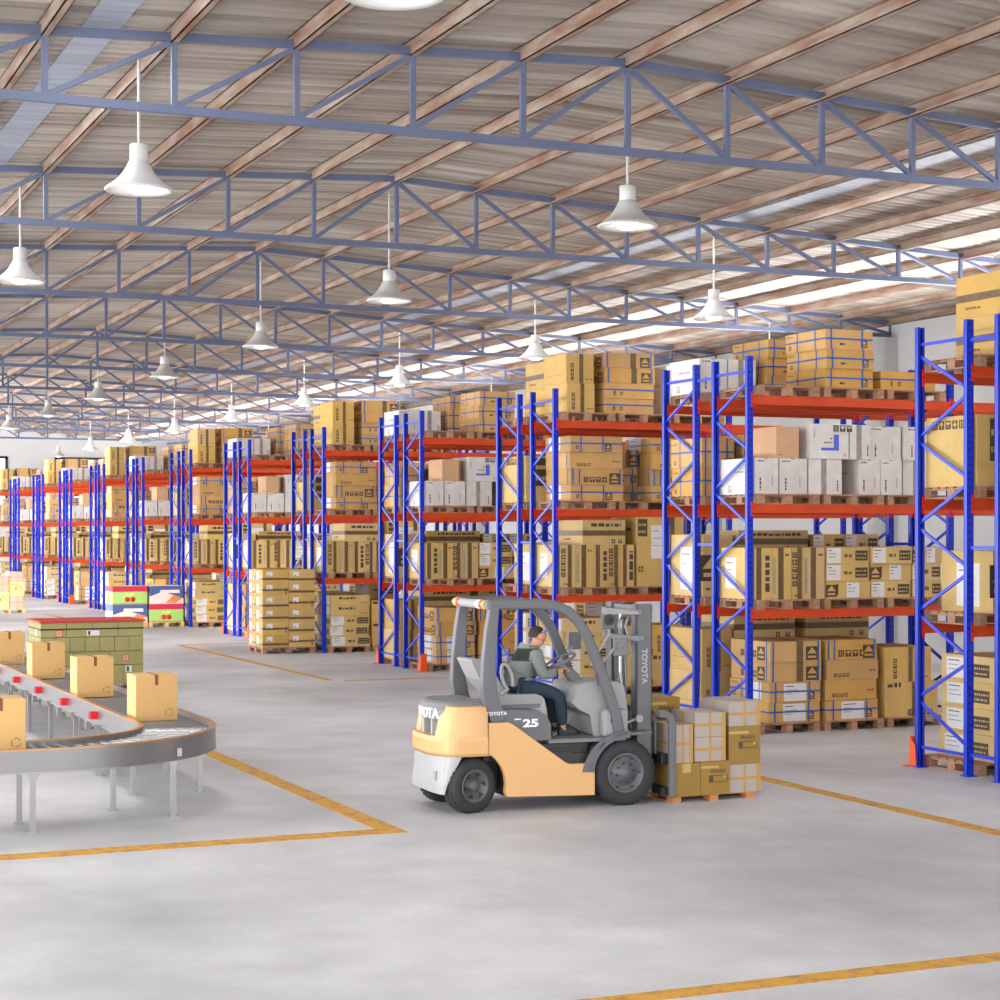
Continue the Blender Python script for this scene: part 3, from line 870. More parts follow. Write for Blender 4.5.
def st_white(c):
    c.mdec('F', c.w * .42, c.w * .56, c.h * .97, c.h, 6); c.vline('F', c.w * .2, c.h * .1, c.h * .45, .025); c.vline('F', c.w * .72, c.h * .2, c.h * .5, .02, 6); c.line('F', c.w * .1, c.w * .4, c.h * .9, .02); c.sym('L', c.d * .3, c.h * .15, .05, 1, 6); c.line('L', c.d * .3, c.d * .7, c.h * .6, .03, 6)
def st_whitet(c):
    c.tapeV(.45, .09, 6); c.vline('F', c.w * .85, c.h * .1, c.h * .4, .02); c.tapeVL(.5, .08, 6)
def st_logo(c):
    c.symrow('F', c.w * .66, c.h * .88, .045, 3)
    c.mdec('F', c.w * .60, c.w * .74, c.h * .24, c.h * .70, 7); c.mdec('F', c.w * .26, c.w * .60, c.h * .24, c.h * .32, 7)
    c.line('F', c.w * .34, c.w * .56, c.h * .45, .02); c.line('F', c.w * .5, c.w * .56, c.h * .57, .02); c.mdec('F', c.w * .06, c.w * .09, c.h * .6, c.h * .8, 6)
    c.sym('F', c.w * .9, c.h * .12, .02, 1, 6)
def st_plain(c):
    c.mdec('F', c.w * .9, c.w, 0, c.h, 8, .001) if False else None
    c.line('F', c.w * .1, c.w * .3, c.h * .1, .012, 9)
def st_bigbox(c):
    c.symrow('F', c.w * .48, c.h * .12, .045, 4); c.line('F', c.w * .05, c.w * .3, c.h * .86, .06); c.line('L', c.d * .3, c.d * .6, c.h * .5, .03, 9); c.tapeV(.55, .08)
STY = {'strap': (st_strap, 'och', 'blue-strapped carton'), 'straplab': (st_straplab, 'och', 'white-labelled blue-strapped carton'),
       'strapside': (st_strapside, 'och', 'blue-strapped carton'), 'strapV': (st_strapV, 'och', 'twice-strapped carton'),
       'strapsym': (st_strapsym, 'och', 'strapped symbol-printed carton'), 'plainsym': (st_plainsym, 'och', 'plain ochre carton'),
       'flat': (st_flat, 'och', 'flat blue-strapped carton'), 'tapeV': (st_tapeV, 'yel', 'brown-taped yellow carton'),
       'tallA': (st_tallA, 'kraft', 'tall carton'), 'tallB': (st_tallB, 'kraft', 'tall taped carton'), 'tallC': (st_tallC, 'kraft', 'tall dark-taped carton'),
       'tapeH': (st_tapeH, 'kraft', 'banded carton'), 'tapeHy': (st_tapeH, 'yel', 'banded yellow carton'), 'label': (st_label, 'kraft', 'white-labelled carton'),
       'label2': (st_label2, 'kraft', 'white-labelled carton'), 'print': (st_print, 'kraft', 'printed carton'), 'big': (st_big, 'kraft', 'big white-labelled carton'),
       'bigmark': (st_bigmark, 'kraft', 'big symbol-marked carton'), 'bigtri': (st_bigtri, 'kraft', 'big printed carton'),
       'white': (st_white, 'wht', 'white carton'), 'whitet': (st_whitet, 'wht', 'grey-taped white carton'), 'logo': (st_logo, 'wht', 'white carton with blue print'),
       'plain': (st_plain, 'tan', 'plain brown carton'), 'ply': (st_plain, 'ply', 'plywood box'), 'bigbox': (st_bigbox, 'yel', 'large yellow carton')}
CACHE = {}
def carton_mesh(w, d, h, style):
    key = (round(w, 2), round(d, 2), round(h, 2), style)
    if key not in CACHE:
        fn, base, _ = STY[style]
        c = Carton(w, d, h, hash(style) % 1 + int(w * 1000) + int(h * 777))
        fn(c)
        CACHE[key] = c.mb.mesh('carton', [base] + CM[1:], fix=False)
    return CACHE[key]

# load templates: (level, half, x0, y0, w, d, h, [styles bottom up]) ; x from the rack end, y from that half's front
# level 0 floor, 1..3 shelves; half F front, B back
EVEN = [
 (3,'F',1.30,.02,.80,1.02,.275,['strap','strap','strap']), (3,'F',2.25,.04,.95,.95,.27,['flat']),
 (3,'B',.10,.05,.46,.9,.50,['white']), (3,'B',.58,.05,.46,.9,.50,['whitet']), (3,'B',1.22,.0,.85,1.0,.27,['strap','strap','strap']),
 (2,'F',.12,.0,.38,.95,.50,['white']), (2,'F',.53,.0,.45,.95,.50,['white']), (2,'F',1.01,.0,.55,.95,.50,['whitet']), (2,'F',1.85,.0,.36,.9,.50,['white']), (2,'F',2.22,.0,.36,.9,.50,['white']), (2,'F',2.62,.02,.5,.9,.50,['whitet']),
 (2,'F',.50,.05,.37,.75,.44,[.503,'ply']), (2,'F',.93,.30,.09,.6,.42,[.503,'plain']), (2,'F',1.04,.0,.62,.9,.49,[.503,'logo']), (2,'F',1.68,.0,.34,.9,.49,[.503,'whitet']), (2,'F',2.04,.03,.56,.9,.48,[.503,'white']), (2,'F',2.64,.0,.5,.9,.48,[.503,'white']),
 (2,'B',.10,.0,.55,.9,.42,['strap','strap']), (2,'B',.8,.0,.8,.9,.30,['strap','strap','strap']), (2,'B',1.8,.0,1.2,.9,.3,['flat','flat','flat']),
 (1,'F',.12,.0,.28,.98,.72,['tallC']), (1,'F',.41,.0,.30,.98,.72,['tallB']), (1,'F',.72,.0,.20,.98,.72,['tallA']), (1,'F',.93,.0,.34,.98,.72,['tallB']),
 (1,'F',1.30,.0,.72,.95,.24,['label2','label','label']), (1,'F',2.05,.0,.68,.95,.24,['label','label2','label']), (1,'F',2.76,.0,.5,.95,.24,['label','label','label2']),
 (1,'B',.12,.0,.50,.95,.9,['bigtri']), (1,'B',.7,.0,1.2,.95,.32,['tapeH','label','tapeH']), (1,'B',2.0,.0,.55,.95,.3,['label','label','label']), (1,'B',2.6,.0,.6,.95,.3,['label','label','label']),
 (0,'F',.36,.0,.84,1.05,.28,['straplab','straplab','strapV','strapV']), (0,'F',1.30,.0,.86,1.0,.28,['straplab','plainsym','plainsym','strapsym']), (0,'F',2.28,.0,.92,.9,.50,['bigbox']), (0,'F',2.28,.0,.80,.9,.50,[.503,'tapeV']),
 (0,'B',.10,.0,.5,.95,.62,['tapeV','tapeV']), (0,'B',.66,.0,1.05,.95,.36,['tapeH','tapeH','tapeH','tapeH']), (0,'B',1.9,.0,1.1,.95,.36,['tapeH','print','tapeH','tapeH']),
]
ODD = [
 (3,'F',.26,.02,.52,.9,.50,['tapeV','tapeV']), (3,'F',.98,.02,.96,.95,.26,['flat','flat','strapV','strapV']), (3,'F',2.20,.05,.42,.9,.86,['white']), (3,'F',2.66,.05,.42,.9,.86,['whitet']),
 (3,'B',.55,.05,.6,.9,.50,['tapeHy','tapeHy']), (3,'B',1.5,.05,.6,.9,.46,['tapeHy','tapeHy']),
 (2,'F',.32,.0,1.0,.98,.275,['strapside','strapsym','plainsym','strapside']), (2,'F',1.9,.0,1.0,.98,.275,['strapside','strapsym','plainsym','strapside']), (2,'F',1.42,.5,.44,.5,.3,['strap','strap','strapV']),
 (2,'B',.12,.0,.9,.95,.82,['bigmark']), (2,'B',1.3,.0,.9,.95,.82,['bigmark']),
 (1,'F',.12,.0,.30,.98,.72,['tallA']), (1,'F',.43,.0,.32,.98,.72,['tallB']), (1,'F',.76,.0,.28,.98,.72,['tallC']), (1,'F',1.05,.0,.24,.98,.72,['tallA']), (1,'F',1.30,.0,.24,.98,.72,['tallC']), (1,'F',.55,.0,.82,.95,.42,[.722,'tapeH']),
 (1,'F',1.60,.0,.92,.98,1.2,['big']), (1,'F',2.6,.0,.7,.98,.9,['bigtri']),
 (1,'B',.34,.0,.50,.95,.72,['bigtri']), (1,'B',.88,.0,.5,.95,.72,['bigtri']), (1,'B',1.45,.0,1.0,.95,.33,['tapeH','tapeH','tapeH']),
 (0,'F',.20,.0,.95,1.0,.235,['label','label','label','print','print']), (0,'F',1.22,.0,.62,.9,.52,['bigbox','bigbox']), (0,'F',1.9,.0,.6,.9,.52,['bigbox','tapeV']),
 (0,'B',.36,.0,.86,1.0,.30,['label','label','label','label']), (0,'B',1.3,.0,1.0,.95,.36,['tapeH','tapeH','tapeH','label']),
]
LEVN = ['floor level', 'lower shelf', 'middle shelf', 'top shelf']
PX = [(.15, 'aisle-end'), (1.23, 'middle'), (2.30, 'wall-end')]
PLACED = []                                # individual cartons, for copying attributes
stuff = []
ci = 0; pi = 0
for k in range(NROW):
    tpl = EVEN if k % 2 == 1 else ODD
    rowname = '%s rack row' % ORD[k]
    # order along the aisle of the stacks on each shelf
    groups = {}
    for e in tpl: groups.setdefault((e[0], e[1]), []).append(e)
    for e in tpl:
        lv, half, x0, y0, w, d, h, stys = e
        base = (0.0 if lv == 0 else LEV[lv - 1]) + 0.14
        yb = RY + RP * k + (0.0 if half == 'F' else RD - FD - 0.04) + y0
        z = base; tier = 0
        sibs = sorted(set(q[2] for q in groups[(lv, half)] if not isinstance(q[7][0], float)))
        for s in stys:
            if isinstance(s, float): z = base + s; tier += 1; continue
            ci += 1
            rr = random.Random(ci * 13 + 5)
            jx, jy, jr = rr.uniform(-.015, .015), rr.uniform(-.012, .03), rr.uniform(-.01, .01)
            if len(stys) == 1 or w < .4: jx = 0; jr = 0
            loc = (RX + x0 + w / 2 + jx, yb + d / 2 + jy, z); zt = z
            z += h + 0.003; tier += 1
            if ci in SKIP_C: continue
            if ci in STUFF_C:
                stuff.append((carton_mesh(w, d, h, s), Matrix.Translation(loc) @ Matrix.Rotation(jr, 4, 'Z'))); continue
            o = link('carton', carton_mesh(w, d, h, s), None, loc); o.rotation_euler = (0, 0, jr)
            o['ci'] = ci
            si = sum(1 for q in sibs if q < x0 - 1e-6)
            where = LEVN[lv] + (' rear side' if half == 'B' else '')
            tr = '' if (len(stys) == 1 and tier == 1) else ' %s layer' % ORD[tier - 1]
            lab = '%s, %s stack from aisle%s, %s, %s' % (STY[s][2], ORD[si], tr, where, rowname)
            tag(o, lab, 'box', 'cartons on the ' + rowname)
    for lv in range(4):
        for half in 'FB':
            for pxi, (px, pn) in enumerate(PX):
                pi += 1
                if pi in SKIP_P: continue
                base = (0.0 if lv == 0 else LEV[lv - 1])
                yb = RY + RP * k + (-0.05 if half == 'F' else RD - FD - 0.05)
                o = pallet((RX + px + .5, yb + 1.05 / 2 + (.02 if half == 'B' else 0), base + (0.001 if lv else 0)), PAL, detail=k < 5)
                o['pi'] = pi
                where = LEVN[lv] + (' rear side' if half == 'B' else '')
                tag(o, 'wooden pallet at the %s place, %s, %s' % (pn, where, rowname), 'pallet', 'pallets on the ' + rowname)
if stuff:
    mats = []; verts = []; faces = []; mi = []
    for me, mx in stuff:
        o = len(verts)
        idx = []
        for m in me.materials:
            if m not in mats: mats.append(m)
            idx.append(mats.index(m))
        verts += [tuple(mx @ v.co) for v in me.vertices]
        for p in me.polygons:
            faces.append([o + i for i in p.vertices]); mi.append(idx[p.material_index])
    me = bpy.data.meshes.new('carton'); me.from_pydata(verts, [], faces)
    for m in mats: me.materials.append(m)
    me.polygons.foreach_set('material_index', mi); me.update()
    o = link('carton', me)
    tag(o, 'many small cardboard cartons stacked on the far rack rows', 'box', None, 'stuff')
# ------------------------------------------------------------------ roller conveyor (straight - quarter turn - straight)
CX, CY, RO, RI = 3.05, 19.40, 2.00, 1.25
XA, YB = -1.6, 37.0                       # ends of the two arms
conv = empty('roller_conveyor', (CX, CY, 0))
tag(conv, 'curved steel roller conveyor on thin legs carrying cartons', 'conveyor')
CO = (CX, CY, 0)
def rail_path(r, n=44):
    p = [(XA, CY - r)]
    for i in range(n + 1):
        a = -PI / 2 + PI / 2 * i / n
        p.append((CX + r * math.cos(a), CY + r * math.sin(a)))
    p.append((CX + r, YB)); return p
def rail(r, t0, t1, z0, z1, name, m, parent):
    a, b = rail_path(r + t0), rail_path(r + t1); mb = MB(); n = len(a); vs = []
    for p, q in zip(a, b):
        vs += [(p[0], p[1], z0), (q[0], q[1], z0), (q[0], q[1], z1), (p[0], p[1], z1)]
    fs = []
    for i in range(n - 1):
        k = 4 * i
        for j in range(4): fs.append((k + j, k + (j + 1) % 4, k + 4 + (j + 1) % 4, k + 4 + j))
    fs += [(3, 2, 1, 0), (4 * n - 4, 4 * n - 3, 4 * n - 2, 4 * n - 1)]
    mb.add(vs, fs, 0)
    return part(name, mb, m, parent, CO)
for r, nm in ((RO, 'outer'), (RI, 'inner')):
    s = 1 if r == RO else -1
    q = rail(r, -0.02, 0.02, 0.575, 0.775, 'side_rail', 'steelrail', conv)
    rail(r, -0.028, 0.028, 0.775, 0.79, 'rail_cap', 'copper', q)
    rail(r, -0.03, 0.03, 0.56, 0.575, 'rail_flange', 'steel', q)
ZR = 0.715
rollers = MB(); nrol = 0
RM = MB(); RM.lathe([(0.024, -0.355), (0.024, 0.355)], (0, 0, 0), 10, 0, axis='x'); RM = RM.mesh('roller', ['roller'])
rr_ = (RO + RI) / 2
spots = []
y = CY + 0.06
while y < YB: spots.append((CX + rr_, y, 0)); y += 0.16
for i in range(15):
    a = -PI / 2 + PI / 2 * (i + .5) / 15
    spots.append((CX + rr_ * math.cos(a), CY + rr_ * math.sin(a), a))
x = CX - 0.06
while x > XA: spots.append((x, CY - rr_, PI / 2)); x -= 0.16
spots.sort(key=lambda s: s[1])
more = MB()
for i, (x, y, a) in enumerate(spots):
    if i < 98:
        o = link('roller', RM, conv, (x - CX, y - CY, ZR)); o.rotation_euler = (0, 0, a)
    else:
        c_, s_ = math.cos(a), math.sin(a)
        more.tube([(x - .355 * c_, y - .355 * s_, ZR), (x + .355 * c_, y + .355 * s_, ZR)], .024, 0, 8)
o = part('roller', more, 'roller', conv, CO); o['kind'] = 'stuff'
# belt bed under the rollers
a, b = rail_path(RI + .02), rail_path(RO - .02); bed = MB(); n = len(a)
vs = [(p[0], p[1], 0.655) for p in a] + [(p[0], p[1], 0.655) for p in b] + [(p[0], p[1], 0.64) for p in a] + [(p[0], p[1], 0.64) for p in b]
fs = []
for i in range(n - 1):
    fs += [(i, i + 1, n + i + 1, n + i), (2 * n + i, 3 * n + i, 3 * n + i + 1, 2 * n + i + 1)]
bed.add(vs, fs, 0); part('roller_bed', bed, 'steel', conv, CO)
# legs
legs = [(2.885, 17.47), (2.86, 18.10), (4.32, 17.93), (3.86, 18.56), (4.99, 19.5), (4.28, 19.55), (5.01, 21.2), (4.28, 21.3), (1.2, 17.47), (1.2, 18.1)]
for yy in (22.9, 24.6, 26.3, 28, 29.7, 31.4, 33.1, 34.8): legs += [(4.30, yy), (5.02, yy)]
for i, (x, y) in enumerate(legs):
    mb = MB(); mb.box(x - .026, x + .026, y - .026, y + .026, 0.012, 0.58, 0)
    mb.box(x - .045, x + .045, y - .045, y + .045, 0, 0.012, 0)
    l = part('leg', mb, 'steel', conv, CO)
    mb = MB()
    if i == 0: mb.prism([(x - .09, .585), (x + .09, .585), (x + .03, .50), (x - .03, .50)], 'y', y - .032, y - .027, 0)
    else: mb.prism([(x - .07, .585), (x + .07, .585), (x + .03, .51), (x - .03, .51)], 'y', y - .032, y - .027, 0)
    part('bracket', mb, 'steel', l, (0, 0, 0)).location = (-CO[0], -CO[1], 0)
# leg children are in world-minus-origin coordinates: legs sit at the conveyor origin
for o in conv.children:
    if o.name.startswith('leg'):
        for c_ in o.children: c_.location = (-CX, -CY, 0)
# outer bracket tab and hanging sensors
mb = MB(); mb.box(4.335, 4.385, 17.83, 17.845, .60, .68, 0); part('mounting_tab', mb, 'steel', conv, CO)
for i in range(9):
    y = 21.5 + 1.87 * i
    mb = MB(); mb.box(CX + RI - .10, CX + RI - .02, y - .04, y + .04, .63, .72, 0)
    s_ = part('sensor', mb, 'red', conv, CO); s_['label'] = 'red sensor block'
    mb = MB(); mb.box(CX + RI - .103, CX + RI - .099, y + .012, y + .043, .63, .72, 0); mb.box(CX + RI - .10, CX + RI - .02, y + .04, y + .046, .63, .72, 0)
    part('sensor_plate', mb, 'black', s_, CO)
    mb = MB(); mb.tube([(CX + RI - .03, y + .5, .57), (CX + RI - .03, y + .5, .50), (CX + RI + .05, y + .52, .47)], .014, 0, 6); mb.box(CX + RI - .06, CX + RI, y + .44, y + .50, .47, .56, 0)
    part('drive_bracket', mb, 'steel', conv, CO)
# conveyor cartons
def conv_carton(x, y, rz, lab, w=.46, d=.44, h=.50):
    t = empty('carton', (x, y, ZR + .025), rz)
    mb = MB(); mb.box(-w / 2, w / 2, -d / 2, d / 2, 0, h, 0); b = part('body', mb, 'conv', t, bevel=.006)
    mb = MB()
    mb.box(-.018, .018, -d / 2 - .002, d / 2 + .002, h, h + .002, 0); mb.box(-.018, .018, -d / 2 - .002, -d / 2 - .0005, h - .11, h + .002, 0)
    part('tape', mb, 'seamd', t)['label'] = 'reddish-brown tape over the top seam'
    # recycling mark: ring of three bent arrows
    mb = MB(); cx, cz, R = w * .30, .09, .042
    for k in range(3):
        pts = []
        for j in range(6):
            a = 2 * PI * (k + j / 7) / 3 + .4
            pts.append((cx + R * math.cos(a), -d / 2 - .0015, cz + R * math.sin(a)))
        for j in range(5): mb.bar(pts[j], pts[j + 1], .001, .007, 0, (0, 0, 1)) if abs(pts[j + 1][2] - pts[j][2]) < .03 else mb.bar(pts[j], pts[j + 1], .001, .007, 0, (1, 0, 0))
        a = 2 * PI * (k + 6 / 7) / 3 + .4
        mb.bar(pts[5], (cx + R * .6 * math.cos(a), -d / 2 - .0015, cz + R * .6 * math.sin(a)), .001, .012, 0, (0, 1, 0))
    part('printed_mark', mb, 'inkb', t)
    tag(t, lab, 'box', 'cartons on the conveyor')
    return t
conv_carton(4.62, 20.15, 0, 'carton on the conveyor at the bend, closest to the forklift')
conv_carton(4.58, 23.3, 0, 'second carton on the conveyor behind the bend, before the red-topped stack')
conv_carton(4.56, 26.5, 0, 'third carton on the conveyor behind the bend')
conv_carton(4.50, 29.6, 0, 'fourth carton on the conveyor, furthest along the long straight')
conv_carton(2.62, 17.85, .0, 'carton alone on the front arm of the conveyor')

# ------------------------------------------------------------------ bound olive load behind the conveyor
L = empty('strapped_carton_load', (6.4, 33.1, 0))
tag(L, 'olive carton stack under a red top sheet, behind the conveyor', 'carton load')
lx0, lx1, ly0, ly1 = 5.5, 7.3, 32.5, 33.75
rows = [(.12, .40, [.36, .36, .36, .36, .36]), (.405, .62, [.26, .26, .26, .26, .26, .26, .24]), (.625, .88, [.24] * 7 + [.12]), (.885, 1.02, [.36] * 5)]
rows = [(.12, .46, 5), (.463, .70, 3), (.703, .96, 7), (.963, 1.22, 4)]
for ri, (z0, z1, n) in enumerate(rows):
    w = (lx1 - lx0) / n
    for i in range(n):
        mb = MB(); mb.box(lx0 + i * w + .003, lx0 + (i + 1) * w - .003, ly0, ly1, z0, z1 - .004, 0)
        part('carton', mb, 'crate', L, (6.4, 33.1, 0), bevel=.008)
mb = MB(); mb.box(lx0 - .03, lx1 + .03, ly0 - .03, ly1 + .03, 1.22, 1.25, 0); part('top_sheet', mb, 'lid', L, (6.4, 33.1, 0))
mb = MB(); mb.box(lx0 - .006, lx1 + .006, ly0 - .006, ly1 + .006, 1.09, 1.115, 0); part('strap', mb, 'black', L, (6.4, 33.1, 0))
for (x, z, w, h) in ((6.30, .985, .22, .09), (6.98, .33, .11, .11)):
    mb = MB(); mb.box(x, x + w, ly0 - .008, ly0 - .004, z, z + h, 0); q = part('label', mb, 'label', L, (6.4, 33.1, 0))
    mb = MB(); mb.box(x + .02, x + .06, ly0 - .0095, ly0 - .0085, z + .01, z + h - .01, 0); part('print', mb, 'ink', q, (0, 0, 0)).location = (-6.4, -33.1, 0)
for (x, z) in ((5.82, 1.03), (6.98, .58)):
    mb = MB(); a = .055
    mb.box(x - a, x + a, ly0 - .008, ly0 - .004, z - a, z + a, 0); q = part('handling_mark', mb, 'f_pink', L, (6.4, 33.1, 0))
    mb = MB(); mb.box(x - a * .8, x + a * .8, ly0 - .0095, ly0 - .0085, z - a * .8, z + a * .8, 0); part('mark_field', mb, 'crate2', q, (6.4, 33.1, 0))
    mb = MB()
    for dx in (-.4, .15): mb.box(x + a * dx, x + a * (dx + .25), ly0 - .011, ly0 - .01, z - a * .5, z + a * .6, 0)
    part('arrow_mark', mb, 'f_pink', q, (6.4, 33.1, 0))
mb = MB(); mb.box(lx0 - .008, lx0 - .004, ly0 + .3, ly0 + .5, .98, 1.09, 0); part('label', mb, 'label', L, (6.4, 33.1, 0))
mb = MB()
for x in (lx0, 6.35, lx1 - .1): mb.box(x, x + .1, ly0, ly1, 0, .118, 0)
part('skid', mb, 'pallet', L, (6.4, 33.1, 0))

# ------------------------------------------------------------------ fruit cartons on a pale pallet
PALF = make_pallet(1.04, 1.1, 'pallet_pale')
for i, x in enumerate((11.72, 12.80)):
    o = pallet((x, 54.45, 0), PALF)
    tag(o, 'pale wooden pallet under the %s stack of fruit cartons' % ('cherry-topped' if i == 0 else 'carrot-topped'), 'pallet', 'pallets of fruit cartons')
def fruit_box(kind):
    w, d, h = 1.02, 1.0, .53
    t = empty('fruit_carton')
    mb = MB(); mb.box(-w / 2, w / 2, -d / 2, d / 2, 0, h, 0)
    part('body', mb, 'f_green' if kind == 'cherry' else 'f_rose', t)
    y = -d / 2
    def q(name, m, x0, x1, z0, z1, e=.003, sides=True):
        b = MB(); b.box(x0, x1, y - e, y - e + .002, z0, z1, 0)
        if sides: b.box(-w / 2 - e, -w / 2 - e + .002, -d / 2, d / 2, z0, z1, 0)
        part(name, b, m, t)
    if kind == 'cherry':
        q('top_band', 'f_pink', -w / 2, w / 2, h * .70, h); q('bottom_band', 'gridt', -w / 2, w / 2, 0, h * .06)
        for dx in (-.08, .08):
            b = MB(); b.lathe([(.001, -.004), (.075, -.003), (.075, .0), (.001, .001)], (dx, y - .002, h * .27), 16, 0, axis='y'); part('cherry_print', b, 'f_red', t)
        b = MB(); b.prism([(-.04, h * .5), (.02, h * .62), (.14, h * .6), (.06, h * .46)], 'y', y - .005, y - .002, 0); b.prism([(-.16, h * .52), (-.08, h * .6), (-.02, h * .5)], 'y', y - .005, y - .002, 0)
        part('leaf_print', b, 'f_leaf', t)
        b = MB()
        for dx in (-.08, .08): b.bar((dx, y - .004, h * .38), (0, y - .004, h * .56), .002, .012, 0, (1, 0, 0))
        part('stalk_print', b, 'f_leaf', t)
        b = MB(); b.lathe([(.001, -.004), (.07, -.003), (.07, .0)], (-w / 2 - .002, .1, h * .4), 12, 0, axis='x'); part('cherry_print', b, 'f_red', t)
    else:
        q('top_band', 'f_blue', -w / 2, w / 2, h * .62, h)
        b = MB(); b.prism([(-w / 2, h * .62), (-w / 2, h * .42), (-.2, h * .62)], 'y', y - .004, y - .002, 0); b.prism([(-.02, h * .62), (w / 2, h * .62), (w / 2, h * .30)], 'y', y - .004, y - .002, 0)
        part('band_corner', b, 'f_blue', t)
        b = MB(); b.prism([(-.2, h * .60), (.40, h * .60), (.38, h * .78), (-.18, h * .78)], 'y', y - .007, y - .004, 0); part('title_panel', b, 'f_rose', t)
        for k in range(5):
            b = MB(); x0 = .02 + .06 * k
            b.prism([(x0 - .05, h * .04), (x0 - .02, h * .03), (x0 + .22, h * .40 - k * .01), (x0 + .18, h * .48 - k * .012)], 'y', y - .010 - .002 * k, y - .007 - .002 * k, 0)
            part('carrot_print', b, 'f_orange', t)
    return t
fc, fk = fruit_box('cherry'), fruit_box('carrot')
for (src, x, z, lab, first) in ((fk, 11.72, .143, 'carrot-printed carton under the cherry carton on the aisle stack', True), (fc, 11.72, .676, 'cherry-printed carton on top of the aisle stack', True),
                         (fc, 12.80, .143, 'cherry-printed carton under the carrot carton, beside the rack', False), (fk, 12.80, .676, 'carrot-printed blue carton on top, beside the rack', False)):
    o = src if first else copy_tree(src)
    o.location = (x, 54.45, z); tag(o, lab, 'box', 'fruit cartons')

# ------------------------------------------------------------------ tall banded stack beside the fifth rack row
PALT = make_pallet(1.26, 1.2, 'pallet')
tx, ty = 12.58, 41.55
o = pallet((tx, ty, 0), PALT); tag(o, 'wooden pallet under the tall banded carton stack', 'pallet')
def band_box(w, d, h, i):
    c = Carton(w, d, h, 900 + i)
    c.tapeH(.25 if i % 3 == 0 else (.45 if i % 3 == 1 else .3), .05)
    if i % 4 == 2: 
        c.mdec('F', 0, w, 0, h * .9, 5, .002)
        for q in range(6): c.mdec('F', w * (.02 + q * .165), w * (.05 + q * .165), 0, h * .9, 10, .003)
    c.mdec('F', w * .15, w * .38, h * .5, h * .85, 3, .003); c.mdec('F', w * .2, w * .26, h * .52, h * .6, 7, .004)
    if i % 3 == 1: c.symcol('F', w * .9, h * .2, .02, 3)
    c.mdec('L', d * .1, d * .5, h * .2, h * .9, 5, .002); c.mdec('L', d * .7, d * .8, h * .3, h * .6, 3, .003)
    return c.mb.mesh('carton', ['yel'] + CM[1:], fix=False)
bi = 0
for t in range(6):
    for j, yy in enumerate((ty - .29, ty + .29)):
        for i in range(2):
            if j == 1 and i == 1: bi += 1; continue      # nothing of the rear rack-side column shows
            w = .62; o = link('carton', band_box(w, .57, .295, bi), None, (tx - .315 + .63 * i, yy, .142 + .298 * t)); bi += 1
            tag(o, 'banded carton in the tall stack, %s layer, %s %s column' % (ORD[t], 'front' if j == 0 else 'rear', 'aisle-side' if i == 0 else 'rack-side'), 'box', 'cartons of the tall banded stack')

# ------------------------------------------------------------------ grid-taped cartons (far aisle stack and forklift load)
def grid_box(w, d, h, nx=2, nz=2, band=0.0, tapes=.03):
    mb = MB(); mb.box(-w / 2, w / 2, -d / 2, d / 2, 0, h, 0)
    y = -d / 2 - .0015; x = -w / 2 - .0015
    if band: mb.quad((-w / 2, y - .0005, h - band), (w / 2, y - .0005, h - band), (w / 2, y - .0005, h), (-w / 2, y - .0005, h), 1)
    for i in range(1, nx + 1):
        for s in ([0] if i < nx else []):
            u = -w / 2 + w * i / nx
            mb.quad((u - tapes / 2, y, 0), (u + tapes / 2, y, 0), (u + tapes / 2, y, h), (u - tapes / 2, y, h), 1)
            v = d / 2 - d * i / nx
            mb.quad((x, v + tapes / 2, 0), (x, v - tapes / 2, 0), (x, v - tapes / 2, h), (x, v + tapes / 2, h), 1)
            mb.quad((u - tapes / 2, -d / 2, h + .0015), (u + tapes / 2, -d / 2, h + .0015), (u + tapes / 2, d / 2, h + .0015), (u - tapes / 2, d / 2, h + .0015), 1)
    for i in range(1, nz):
        z = h * i / nz
        yq = y - .0006; mb.quad((-w / 2, yq, z - tapes / 2), (w / 2, yq, z - tapes / 2), (w / 2, yq, z + tapes / 2), (-w / 2, yq, z + tapes / 2), 1)
        xq = x - .0006; mb.quad((xq, d / 2, z - tapes / 2), (xq, -d / 2, z - tapes / 2), (xq, -d / 2, z + tapes / 2), (xq, d / 2, z + tapes / 2), 1)
    e = w / 2 - tapes * 1.6
    y -= .0012; mb.quad((e, y, 0), (w / 2, y, 0), (w / 2, y, h), (e, y, h), 1)
    return mb
FRAG = None
def fragile_marks(parent, w, d, h):
    global FRAG
    if FRAG is None: FRAG = text_mesh('FRAGILE', .048, .0004, 'ink', .001)
    o = link('lettering', FRAG, parent, (w * .04 + .02, -d / 2 - .002, h * .70)); o.rotation_euler = (PI / 2, 0, 0)
    mb = MB(); x0, z0 = w * .04 - .09, h * .70 - .115; a, b = .22, .075
    for q in ((x0, x0 + a, z0, z0 + .008), (x0, x0 + a, z0 + b - .008, z0 + b), (x0, x0 + .008, z0, z0 + b), (x0 + a - .008, x0 + a, z0, z0 + b), (x0 + .01, x0 + .05, z0 + .01, z0 + b - .01)):
        mb.box(q[0], q[1], -d / 2 - .0022, -d / 2 - .0008, q[2], q[3], 0)
    part('icon_frame', mb, 'ink', parent)
    mb = MB(); mb.box(-w / 2, w * .12, -d / 2 - .0014, -d / 2 - .0004, h * .80, h * .87, 0); part('clear_tape', mb, 'tab', parent)
    mb = MB(); mb.box(w * .28, w * .36, -d / 2 - .0014, -d / 2 - .0004, h * .5, h * .6, 0); part('sticker', mb, 'tab', parent)
